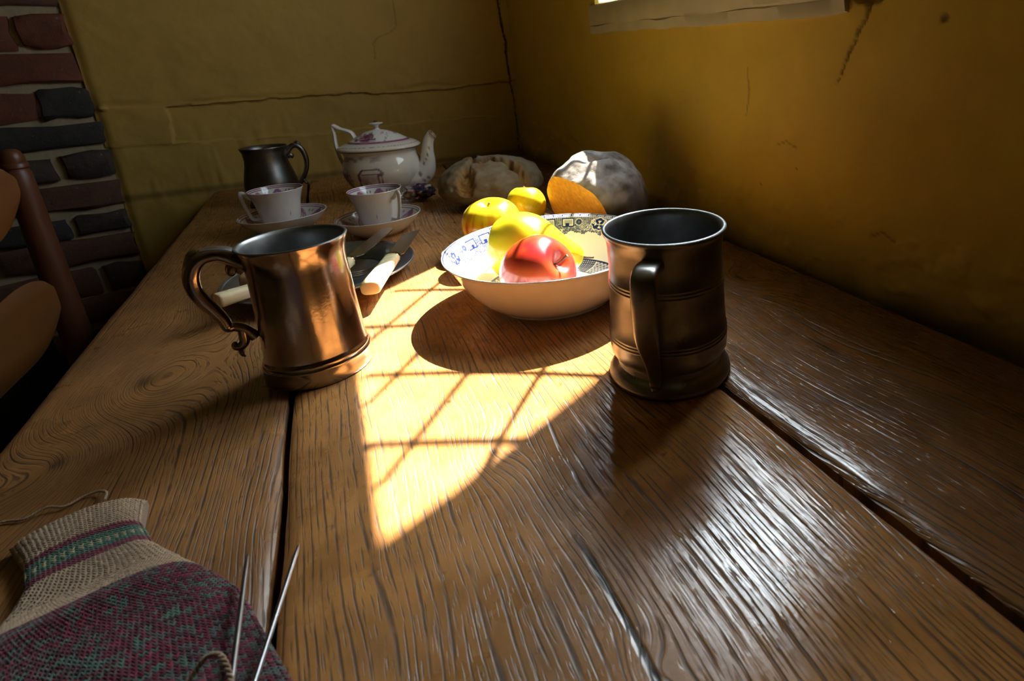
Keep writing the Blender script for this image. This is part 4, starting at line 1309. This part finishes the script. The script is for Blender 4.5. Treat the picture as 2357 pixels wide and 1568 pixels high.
sau_i = spline([(0.0598, 0.0275), (0.0596, 0.0283), (0.0586, 0.0281), (0.0560, 0.0255), (0.0500, 0.0180), (0.0420, 0.0105), (0.0340, 0.0060), (0.0260, 0.0048), (0.0002, 0.0046)], 6)[1:]
sau_p = np.vstack([[(0.0002, 0.0015), (0.0295, 0.0015), (0.0300, 0.0)], sau_o, sau_i])
SAU_N = 3 + len(sau_o) - 1


def cup_and_saucer(loc, hang, cup_label, saucer_label, shift):
    s = china_piece(sau_p, SAU_N, saucer_col).build('saucer', CHINA, None, smooth_deg=60, loc=(*loc, 0))
    tag(s, saucer_label, 'saucer', 'painted saucers')
    c = thing('teacup', cup_label, 'cup', (loc[0] + shift[0], loc[1] + shift[1], 0.0050), hang, 'painted teacups')
    china_piece(cup_p, CUP_N, cup_col).build('bowl', CHINA, c, smooth_deg=60)
    hp = spline([(0.0325, 0, 0.050), (0.037, 0, 0.0515), (0.0425, 0, 0.0585), (0.0465, 0, 0.0600), (0.0475, 0, 0.0540), (0.0455, 0, 0.0400), (0.0420, 0, 0.0270), (0.0385, 0, 0.0180), (0.0330, 0, 0.0165), (0.0255, 0, 0.0180)], 5)
    k = len(hp)
    MB().sweep(hp, interp([.0026, .0028, .0030, .0034, .0034, .003, .0028, .0028, .0026, .0026], k), interp([.0017, .0017, .0018, .002, .0018, .0017, .0016, .0016, .0016, .0016], k), n=12, up=(0, 1, 0), col=PORC).build('handle', CHINA, c, smooth_deg=80)
    return c


cup_and_saucer((-0.0885, 1.0550), math.radians(168), 'pink-patterned teacup with its handle to the left in front of the black tankard', 'deep pink-swagged saucer under the left teacup', (-0.0030, 0.004))
cup_and_saucer((0.0386, 0.9410), math.radians(-52), 'pink-patterned teacup with its handle to the right in front of the teapot', 'deep pink-swagged saucer under the right teacup, nearest the knives', (0.0010, 0.004))

# ---- teapot
tp = thing('teapot', 'white oval teapot painted with pink lustre by the back wall', 'teapot', (0.0735, 1.2000, 0), math.radians(-20.6))


def oval(rings, colf=None, n=160, pw=0.93):
    th = np.arange(n) / n * 2 * math.pi
    ca, sa = np.cos(th), np.sin(th)
    ca, sa = np.sign(ca) * np.abs(ca) ** pw, np.sign(sa) * np.abs(sa) ** pw
    P = np.array([np.stack([a * ca, b * sa, np.full(n, z)], 1) for a, b, z in rings])
    mb = MB(); mb.grid(P, None if colf is None else colf(P), wrap=True)
    return mb


def pot_col(P):
    x, y, z = P[..., 0] * 1000, P[..., 1] * 1000, P[..., 2] * 1000
    c = np.tile(PORC * np.array([0.98, 0.95, 0.88]), x.shape + (1,)).astype(float)
    fr = (y < 0)
    lus = smooth(-0.15, 0.5, fbm(x * 0.06, z * 0.08, o=3, s=12))
    c = over(c, fr * lus * smooth(70, 40, z) * smooth(30, -10, x) * 0.75, (0.36, 0.20, 0.24))
    c = over(c, smooth(30, 16, z) * smooth(40, 10, x) * 0.7, (0.16, 0.06, 0.10))
    c = over(c, fr * smooth(0.1, 0.4, fbm(x * 0.1, z * 0.2, s=22)) * smooth(74, 80, z) * smooth(92, 86, z) * smooth(20, 5, x) * 0.6, (0.26, 0.14, 0.17))
    # house: roof line, walls, door, tree beside it
    def seg(ax_, az, bx_, bz, w):
        return fr * smooth(w * 1.4, w * 0.7, polydist(x, z, [(ax_, az), (bx_, bz)]))
    for (a, b, d_, e, w) in ((-20, 64, 8, 65, 1.6), (-20, 64, -27, 56, 1.8), (-27, 56, -27, 34, 1.8), (8, 65, 15, 58, 1.2), (-21, 56, 10, 57, 0.8), (6, 57, 6, 32, 0.9), (-8, 44, 2, 44, 0.6), (-8, 44, -8, 32, 0.9), (2, 44, 2, 32, 0.6), (11, 52, 11, 33, 1.2)):
        c = over(c, seg(a, b, d_, e, w) * 0.9, DPK)
    c = over(c, fr * smooth(5, 3, np.hypot(x - 12, (z - 54) * 1.1) + 1.5 * fbm(x, z, s=2)) * 0.85, DPK)
    c = over(c, fr * smooth(9, 6, np.hypot(x - 16, (z - 32) * 1.6) + 2 * fbm(x * 0.6, z * 0.6, s=2)) * 0.7, (0.22, 0.06, 0.08))
    c = over(c, fr * smooth(16, 9, np.hypot((x + 60) * 0.7, (z - 42) * 0.6) + 4 * fbm(x * 0.4, z * 0.4, s=6)) * 0.8, (0.16, 0.03, 0.07))
    # lines under the rim, dotted line and border on the collar
    c = over(c, smooth(1.4, 0.7, np.abs(z - 96.3)) * (np.abs(P[..., 0]) > 0), (0.12, 0.05, 0.07))
    c = over(c, smooth(0.5, 0.25, np.abs(z - 104.6)) * (np.sin(np.arctan2(y, x) * 90) > 0), DPK)
    c = over(c, smooth(1.0, 0.5, np.abs(z - 9.5)), DPK)
    return c


br = spline([(0.050, 0.042, 0.0), (0.052, 0.044, 0.003), (0.0505, 0.0425, 0.008), (0.0475, 0.040, 0.011), (0.0520, 0.045, 0.018), (0.0620, 0.0545, 0.032), (0.0685, 0.060, 0.047), (0.0700, 0.061, 0.058), (0.0675, 0.0585, 0.071), (0.0630, 0.0540, 0.083), (0.0635, 0.054, 0.090), (0.0690, 0.0580, 0.0950), (0.0722, 0.0605, 0.0980), (0.0722, 0.0605, 0.1005), (0.0680, 0.0560, 0.1040), (0.0600, 0.0490, 0.1080), (0.0540, 0.0435, 0.1095), (0.050, 0.040, 0.1085)], 6)
mb = oval(br, pot_col)
mb.f.append(tuple(reversed(range(160))))
mb.build('body', CHINA, tp, smooth_deg=70)


def lid_col(P):
    x, y, z = P[..., 0] * 1000, P[..., 1] * 1000, P[..., 2] * 1000
    c = np.tile(PORC, x.shape + (1,)).astype(float)
    c = over(c, smooth(1.7, 1.0, np.abs(z - 111.2)), PNK * 0.8)
    c = over(c, smooth(0.0, 0.4, fbm(x * 0.07, y * 0.07, s=31)) * 0.8, (0.38, 0.17, 0.29))
    c = over(c, (y < 0) * smooth(9, 5, np.hypot((x + 8) * 0.8, (z - 122) * 1.3) + 3 * fbm(x * 0.3, z * 0.5, s=3)) * 0.9, DPK)
    for q in range(4):
        c = over(c, (y < 0) * smooth(0.7, 0.35, np.abs(z - 114.5 - q * 1.5 + (x + 10) * 0.02)) * (np.abs(x + 8) < 14) * 0.85, DPK)
    c = over(c, (y < 0) * smooth(4.5, 3, np.hypot(x + 30, (z - 116) * 1.6)) * 0.9, DPK)
    c = over(c, smooth(3, 2, np.abs(x - 22)) * (y < 0) * smooth(0.2, 0.5, fbm(x, z, s=7)) * 0.7, DPK)
    return c


lr = spline([(0.0535, 0.0430, 0.1085), (0.0545, 0.0440, 0.1098), (0.0520, 0.0420, 0.1118), (0.0450, 0.0360, 0.1160), (0.0350, 0.0280, 0.1220), (0.0230, 0.0185, 0.1275), (0.0120, 0.0100, 0.1305), (0.0060, 0.0060, 0.1318), (0.0040, 0.0040, 0.1340)], 5)
lid = oval(lr, lid_col, pw=1.0).build('lid', CHINA, tp, smooth_deg=70)
kp = [(0.0038, 0.131), (0.0036, 0.135), (0.0045, 0.1385), (0.0080, 0.1410), (0.0122, 0.1422), (0.0128, 0.1432), (0.0120, 0.1440), (0.0070, 0.1445), (0.0035, 0.1455), (0.0028, 0.1475), (0.0001, 0.1485)]
MB().lathe(kp, 48, lambda T, R, Z: over(np.tile(PORC, T.shape + (1,)).astype(float), smooth(0.1446, 0.1456, Z), DPK)).build('knob', CHINA, lid, smooth_deg=60)
sp = spline([(0.042, 0, 0.030), (0.060, 0, 0.034), (0.0745, 0, 0.046), (0.0815, 0, 0.064), (0.0840, 0, 0.084), (0.0880, 0, 0.102), (0.0935, 0, 0.1125), (0.0985, 0, 0.1165)], 6)
k = len(sp)
mb = MB().sweep(sp, interp([.0230, .0220, .0185, .0145, .0115, .0098, .0090, .0098], k), interp([.032, .0290, .0220, .0160, .0125, .0102, .0088, .0080], k), n=28, up=(0, 1, 0), col=PORC * np.array([0.98, 0.95, 0.88]), caps=False)
cc = mb.c[0]; vv = mb.v[0]
cc = cc.copy()
for (x0, z0, r_) in ((0.078, 0.062, 2.6), (0.070, 0.044, 3.4), (0.086, 0.078, 2.4), (0.083, 0.035, 3.0), (0.090, 0.092, 2.4), (0.083, 0.070, 2.0), (0.075, 0.030, 2.6)):
    kk = smooth(r_, r_ * 0.6, np.hypot((vv[:, 0] - x0) * 1000, (vv[:, 2] - z0) * 600)) * (vv[:, 1] < 0)
    cc = over(cc, kk * 0.85, DPK)
mb.c[0] = cc
mb.build('spout', CHINA, tp, smooth_deg=80)
# spout lip ring
tg = sp[-1] - sp[-2]; tg /= np.linalg.norm(tg)
s1 = np.array([0, 1.0, 0]); s2 = np.cross(s1, tg)
an = np.arange(29) / 28 * 2 * math.pi
MB().sweep(np.array([sp[-1] + 0.0096 * math.cos(a) * s1 + 0.0080 * math.sin(a) * s2 for a in an]), 0.0011, n=6, up=tuple(tg), col=(0.42, 0.26, 0.20), caps=False).build('spout_lip', CHINA, tp, smooth_deg=80)
hp = spline([(-0.040, 0, 0.1060), (-0.0405, 0, 0.1170), (-0.0440, 0, 0.1270), (-0.0520, 0, 0.1320), (-0.0620, 0, 0.1355), (-0.0690, 0, 0.1395), (-0.0735, 0, 0.1425), (-0.0752, 0, 0.1390), (-0.0745, 0, 0.1280), (-0.0755, 0, 0.1120), (-0.0750, 0, 0.0940), (-0.0715, 0, 0.0760), (-0.0640, 0, 0.0600), (-0.0585, 0, 0.0540)], 5)
k = len(hp)
MB().sweep(hp, interp([.0026, .0026, .0028, .0030, .0032, .0040, .0036, .003, .0030, .0030, .0030, .0030, .003, .003], k), interp([.0085, .0085, .0080, .0068, .0060, .0062, .0062, .0056, .005, .005, .005, .005, .0052, .0055], k), n=14, up=(0, 1, 0), col=PORC).build('handle', CHINA, tp, smooth_deg=80)

# ---- small bundle of printed cloth by the teapot foot
D = sphere_dirs(60, 36)
P = D * np.array([0.026, 0.020, 0.014]) * (1 + 0.30 * fbm(D[..., 0] * 3, D[..., 1] * 3, D[..., 2] * 3, o=3, s=91))[..., None]
P[..., 2] -= P[..., 2].min()
n_ = fbm(D[..., 0] * 4, D[..., 1] * 4, D[..., 2] * 4, o=3, s=95)
C = np.tile(np.array([0.018, 0.02, 0.035]), n_.shape + (1,)).astype(float)
C = over(C, smooth(0.15, 0.35, n_), (0.30, 0.03, 0.04))
C = over(C, smooth(0.45, 0.6, n_) + smooth(-0.3, -0.7, D[..., 0]) * 0.7, (0.45, 0.36, 0.33))
mb = MB(); mb.grid(P, C, wrap=True)
o = mb.build('cloth_bundle', CLOTH, None, smooth_deg=180, loc=(0.1200, 1.1180, 0))
tag(o, 'small crumpled dark blue and red cloth beside the teapot foot', 'cloth')

# ================================================================ pewter plate and cutlery
PL = (-0.0375, 0.7630)
pp = spline([(0.0002, 0.0), (0.062, 0.0), (0.068, 0.0015), (0.074, 0.0065), (0.079, 0.0095), (0.090, 0.0120), (0.0990, 0.0135), (0.1005, 0.0142), (0.1010, 0.0155), (0.1000, 0.0163), (0.0975, 0.0158), (0.0960, 0.0150), (0.0880, 0.0138), (0.0785, 0.0112), (0.0730, 0.0082), (0.0670, 0.0035), (0.0610, 0.0022), (0.0002, 0.0022)], 4)
o = MB().lathe(pp, 140).build('dinner_plate', PEWTER_PLATE, None, smooth_deg=60, loc=(*PL, 0))
tag(o, 'dull grey pewter dinner plate holding knives behind the bronze-toned tankard', 'plate')
RIMZ = 0.0163


def oriented(loc, d, tilt=0.0):
    o = bpy.data.objects.new('tmp', None)
    return math.atan2(d[1], d[0])


def handle_mesh(L, w0, w1, h0, h1, n=20):
    """rounded-rectangle handle along +x from 0 (butt) to L"""
    x = np.concatenate([[0, 0.0006, 0.0025], np.linspace(0.01, L - 0.004, 6), [L]])
    ra = np.interp(x, [0, 0.0006, 0.0025, L], [w0 * 0.80, w0 * 0.93, w0, w1]); rb = np.interp(x, [0, 0.0006, 0.0025, L], [h0 * 0.75, h0 * 0.93, h0, h1])
    return MB().sweep(np.stack([x, 0 * x, 0 * x], 1), ra, rb, n=n, up=(0, 0, 1), pw=0.62)


def knife(label, butt, d, L, bl, bw, tipstyle, z, hz=0.0075, slope=0.0, group=None):
    k_ = thing('table_knife', label, 'knife', (*butt, z), math.atan2(d[1], d[0]), 'ivory-handled table knives')
    k_.rotation_euler = (0, -slope, math.atan2(d[1], d[0]))
    handle_mesh(L, 0.0098, 0.0080, hz, 0.0060).build('handle', IVORY, k_, smooth_deg=50)
    MB().sweep([(L, 0, 0), (L + 0.0015, 0, 0), (L + 0.003, 0, 0), (L + 0.0045, 0, 0), (L + 0.006, 0, 0), (L + 0.0075, 0, 0), (L + 0.011, 0, 0)], [.0088, .0093, .0085, .0092, .0085, .0072, .0045], [.0066, .0070, .0063, .0070, .0063, .005, .0022], n=20, up=(0, 0, 1), pw=0.8).build('ferrule', SILVER, k_, smooth_deg=60)
    x0 = L + 0.010
    if tipstyle == 'clip':
        outl = [(0, -0.004), (0.006, -bw * 0.55), (bl * 0.5, -bw * 0.56), (bl * 0.86, -bw * 0.52), (bl, -bw * 0.50), (bl * 0.985, -bw * 0.35), (bl * 0.86, bw * 0.46), (bl * 0.5, bw * 0.46), (0.006, bw * 0.42), (0, 0.004)]
    else:
        outl = [(0, -0.003), (0.008, -0.0035), (0.016, -bw * 0.55), (bl * 0.5, -bw * 0.58), (bl * 0.9, -bw * 0.58), (bl * 0.98, -bw * 0.45), (bl, -bw * 0.1), (bl * 0.985, bw * 0.25), (bl * 0.93, bw * 0.43), (bl * 0.5, bw * 0.45), (0.014, bw * 0.42), (0.006, 0.0035), (0, 0.003)]
    ol = np.array(outl); n = len(ol)
    mb = MB()
    v = [(x0 + a, b, 0.0007) for a, b in ol] + [(x0 + a, b, -0.0007) for a, b in ol]
    mb.add(v, [tuple(range(n)), tuple(reversed(range(n, 2 * n)))] + [(i, (i + 1) % n, n + (i + 1) % n, n + i) for i in range(n)])
    mb.build('blade', STEEL, k_, smooth_deg=0)
    return k_


knife('ivory-handled knife with a clipped tip, its handle lying in the sun', (0.0050, 0.6290), (0.0650, 0.1930), 0.094, 0.104, 0.0190, 'clip', 0.0245)
knife('ivory-handled knife with a rounded tip, half behind the bronze-toned tankard', (-0.0480, 0.6560), (0.0560, 0.1270), 0.090, 0.128, 0.0175, 'round', 0.0245)


def fork(label, butt, d, L, mat, z, slope, group):
    f_ = thing('table_fork', label, 'fork', (*butt, z), 0, group)
    f_.rotation_euler = (0, -slope, math.atan2(d[1], d[0]))
    handle_mesh(L, 0.0092, 0.0070, 0.0072, 0.0055).build('handle', mat, f_, smooth_deg=50)
    sh = spline([(L - 0.001, 0, 0), (L + 0.006, 0, 0), (L + 0.020, 0, -0.001), (L + 0.030, 0, -0.003)], 4)
    MB().sweep(sh, interp([.0062, .0045, .0026, .004], len(sh)), interp([.0045, .0035, .0022, .002], len(sh)), n=12, up=(0, 0, 1)).build('shank', STEEL, f_, smooth_deg=60)
    for y in (-0.0065, 0, 0.0065):
        tp_ = spline([(L + 0.028, y * 0.3, -0.003), (L + 0.036, y, -0.0055), (L + 0.05, y * 1.05, -0.0050), (L + 0.064, y, 0.0)], 4)
        MB().sweep(tp_, interp([.002, .0018, .0015, .0006], len(tp_)), n=8, up=(0, 0, 1)).build('tine', STEEL, f_, smooth_deg=60)
    return f_


fork('ivory-handled fork sticking out left of the bronze-toned tankard', (-0.1290, 0.6885), (0.88, 0.475), 0.074, IVORY, 0.0255, -0.02, None)
fork('brown horn-handled fork lying inside the pewter plate', (-0.1150, 0.7480), (0.99, -0.12), 0.068, HORN, 0.0250, -0.10, None)

# ================================================================ knitting in the corner
kn = thing('knitting', 'half-finished burgundy tweed knitting with a striped tan cuff', 'knitting', (-0.13, 0.28, 0))
ST = np.array([  # v, left x, left y, right x, right y
    (0.000, -0.1890, 0.4000, -0.1325, 0.4030), (0.024, -0.1765, 0.3765, -0.1300, 0.3800), (0.047, -0.1690, 0.3535, -0.1200, 0.3560),
    (0.060, -0.1700, 0.3390, -0.1100, 0.3420), (0.076, -0.1760, 0.3200, -0.0985, 0.3275), (0.090, -0.1830, 0.3050, -0.0870, 0.3120), (0.106, -0.1900, 0.2880, -0.0770, 0.2965),
    (0.145, -0.2000, 0.2480, -0.0640, 0.2600), (0.185, -0.2050, 0.2050, -0.0500, 0.2220), (0.235, -0.2050, 0.1550, -0.0330, 0.1700)])


def kpos(u, v):
    """u 0..1 across, v metres along; returns points on the top layer"""
    L = np.stack([np.interp(v, ST[:, 0], ST[:, 1]), np.interp(v, ST[:, 0], ST[:, 2])], -1)
    R = np.stack([np.interp(v, ST[:, 0], ST[:, 3]), np.interp(v, ST[:, 0], ST[:, 4])], -1)
    p = L + (R - L) * u[..., None]
    bow = 0.006 * np.sin(np.clip(u, 0, 1) * math.pi) * smooth(0.10, 0.0, v)
    ed = np.clip(1 - (np.abs(2 * u - 1)) ** 5, 0, 1)
    e0 = smooth(-0.002, 0.006, v)
    z = 0.0035 + 0.0085 * ed ** 0.6 * e0 + 0.0022 * fbm(p[..., 0] * 26, p[..., 1] * 26, o=2, s=14) * ed
    z = z - 0.0022 * np.exp(-((v - 0.0355) / 0.014) ** 2) * ed
    z = z + 0.0035 * np.exp(-((v - 0.083) / 0.010) ** 2) * ed
    return np.stack([p[..., 0], p[..., 1] + bow, np.maximum(z, 0.0012)], -1)


# lobe template: half of a knitted V, long axis x (0..1), unit radius
tmp = []
for a, r_ in ((-0.62, 0.0), (-0.38, 0.75), (0.0, 1.0), (0.38, 0.75), (0.62, 0.0)):
    if r_ == 0:
        tmp.append([(a, 0, 0)])
    else:
        tmp.append([(a, r_ * math.cos(q * 2 * math.pi / 6), r_ * math.sin(q * 2 * math.pi / 6)) for q in range(6)])
TV = np.array([p for ring in tmp for p in ring])
TF = [(0, 1 + (q + 1) % 6, 1 + q) for q in range(6)]
for rI in range(2):
    b0 = 1 + rI * 6
    TF += [(b0 + q, b0 + (q + 1) % 6, b0 + 6 + (q + 1) % 6, b0 + 6 + q) for q in range(6)]
TF += [(13 + q, 13 + (q + 1) % 6, 19) for q in range(6)]


def knit(vs, ncol, colf, name, rowh, rib=False):
    mb = MB()
    U = (np.arange(ncol) + 0.5) / ncol
    allv, allf, allc = [], [], []
    cnt = 0
    for v in vs:
        u = U
        vv = np.full_like(u, v)
        p = kpos(u, vv)
        pu = (kpos(np.minimum(u + 0.4 / ncol, 1), vv) - kpos(np.maximum(u - 0.4 / ncol, 0), vv))
        wid = np.linalg.norm(kpos(np.array([1.0]), np.array([v])) - kpos(np.array([0.0]), np.array([v]))) / ncol
        pv = kpos(u, vv + rowh * 0.5) - kpos(u, vv - rowh * 0.5)
        eu = pu / np.linalg.norm(pu, axis=1)[:, None]
        ev = pv / (np.linalg.norm(pv, axis=1)[:, None] + 1e-9)
        en = np.cross(eu, ev); en /= np.linalg.norm(en, axis=1)[:, None]
        en = np.where(en[:, 2:3] < 0, -en, en)
        cols = colf(u, v)
        for i in range(ncol):
            lift = 0.0006 * (1 if (i % 2 == 0) else -1) if rib else 0.0
            for sg in (-1, 1):
                dirx = ev[i] * 0.85 - eu[i] * sg * 0.53
                sid = np.cross(en[i], dirx)
                c0 = p[i] + eu[i] * sg * wid * 0.25 + en[i] * (lift + RNG.uniform(-1, 1) * 0.00012)
                V = c0 + np.outer(TV[:, 0] * rowh * 1.42, dirx) + np.outer(TV[:, 1] * wid * 0.24, sid) + np.outer(TV[:, 2] * wid * 0.26, en[i])
                allv.append(V)
                allc.append(np.tile(cols[i] * RNG.uniform(0.82, 1.15), (len(TV), 1)))
                allf += [tuple(q + cnt for q in f) for f in TF]
                cnt += len(TV)
    mb.add(np.concatenate(allv), allf, np.concatenate(allc))
    o = mb.build(name, WOOL, kn, smooth_deg=180, kind='stuff', fixn=False)
    o.location = -kn.location
    return o


TAN, BUR, GRN = np.array([0.43, 0.295, 0.18]), np.array([0.17, 0.012, 0.034]), np.array([0.06, 0.15, 0.105])


def cuffcol(u, v):
    n = len(u)
    if v < 0.0255:
        c = np.tile(TAN, (n, 1))
    elif v < 0.0305:
        c = np.tile(BUR, (n, 1))
    elif v < 0.0405:
        c = np.tile(GRN, (n, 1))
        if 0.033 < v < 0.0375:
            c[::2] = np.array([0.45, 0.36, 0.18])
    elif v < 0.0460:
        c = np.tile(BUR, (n, 1))
    else:
        c = np.tile(TAN * 0.92, (n, 1))
    return c


def bodycol(u, v):
    n = len(u)
    if v < 0.0775 + 0.0 * n:
        return np.tile(TAN * 1.02, (n, 1))
    r_ = RNG.uniform(0, 1, n)
    f_ = fbm(u * 40, np.full(n, v * 420), o=2, s=3)
    c = np.tile(BUR * 0.9, (n, 1))
    c[r_ + 0.35 * f_ > 0.62] = np.array([0.095, 0.105, 0.10])
    c[r_ + 0.35 * f_ > 0.90] = np.array([0.08, 0.16, 0.12])
    c[r_ < 0.22] = np.array([0.06, 0.008, 0.018])
    c[r_ < 0.07] = np.array([0.27, 0.022, 0.06])
    return c


RH = 0.00185
knit(np.arange(0.001, 0.066, RH), 28, cuffcol, 'cuff', RH)
knit(np.arange(0.066, 0.2335, RH), 62, bodycol, 'tweed_body', RH)
# the fabric under the stitches
U, V = np.meshgrid(np.linspace(0, 1, 60), np.linspace(0.0, 0.234, 90), indexing='ij')
P = kpos(U, V); P[..., 2] -= 0.0009
C = np.where((V < 0.077)[..., None], TAN * 0.5, BUR * 0.5)
Bt = P.copy(); Bt[..., 2] = 0.0002
mb = MB(); mb.grid(P, C)
b = mb.n; mb.grid(Bt, C, flip=True)
n, mm_ = P.shape[:2]
rim = [(i, 0) for i in range(n)] + [(n - 1, j) for j in range(1, mm_)] + [(i, mm_ - 1) for i in range(n - 2, -1, -1)] + [(0, j) for j in range(mm_ - 2, 0, -1)]
idx = [i * mm_ + j for i, j in rim]
for q in range(len(idx)):
    a, c = idx[q], idx[(q + 1) % len(idx)]
    mb.f.append((a, c, b + c, b + a))
o = mb.build('fabric', WOOL, kn, smooth_deg=60); o.location = -kn.location


def strand(pts, r, name, turns, off):
    """plied yarn: two twisted strands"""
    c = spline(pts, 14)
    k = len(c)
    mb = MB()
    tg = np.gradient(c, axis=0); tg /= np.linalg.norm(tg, axis=1)[:, None]
    sd = np.cross(tg, [0, 0, 1.0]); sd /= np.linalg.norm(sd, axis=1)[:, None]
    up = np.cross(sd, tg)
    for phs in (0, math.pi):
        a = np.linspace(0, turns * 2 * math.pi, k) + phs
        mb.sweep(c + r * 0.55 * (np.cos(a)[:, None] * sd + np.sin(a)[:, None] * up), r * 0.62, n=7)
    o = mb.build(name, YARN, kn, smooth_deg=180); o.location = off
    return o


strand([(-0.225, 0.437, 0.0012), (-0.203, 0.4345, 0.0012), (-0.193, 0.430, 0.0015), (-0.184, 0.4325, 0.0030), (-0.176, 0.4295, 0.0018), (-0.169, 0.4340, 0.0016), (-0.162, 0.4335, 0.0025), (-0.156, 0.4260, 0.0045), (-0.153, 0.4130, 0.0075)], 0.00075, 'yarn_tail', 26, -kn.location)
strand([(-0.0900, 0.2420, 0.0150), (-0.0850, 0.2450, 0.0180), (-0.0805, 0.2465, 0.0215), (-0.0755, 0.2430, 0.0225), (-0.0725, 0.2360, 0.0190), (-0.0715, 0.2270, 0.0160), (-0.0730, 0.2150, 0.0135)], 0.0010, 'yarn_loop', 12, -kn.location)


def needle(label, a, b):
    a, b = np.array(a), np.array(b)
    root = np.array([a[0], a[1], 0.0])
    t = np.array([0, 0.012, 0.03, 0.07, 0.5, 0.93, 0.985, 1.0])
    pts = a + np.outer(t, b - a)
    o = MB().sweep(pts - root, [0.0002, 0.0006, 0.0009, 0.0011, 0.0011, 0.0011, 0.0008, 0.0002], n=10, up=(0.3, 0.1, 1)).build('knitting_needle', NEEDLE, None, smooth_deg=60, loc=tuple(root))
    return tag(o, label, 'needle', 'steel knitting needles')


needle('steel knitting needle lying over the edge of the tweed knitting, left of two', (-0.0735, 0.3085, 0.0145), (-0.0712, 0.1750, 0.0175))
needle('steel knitting needle pointing past the plank seam, right of two', (-0.0512, 0.2985, 0.0155), (-0.0720, 0.1800, 0.0200))
needle('short end of a knitting needle at the bottom edge of the picture', (-0.0395, 0.2150, 0.0030), (-0.0700, 0.1880, 0.0170))
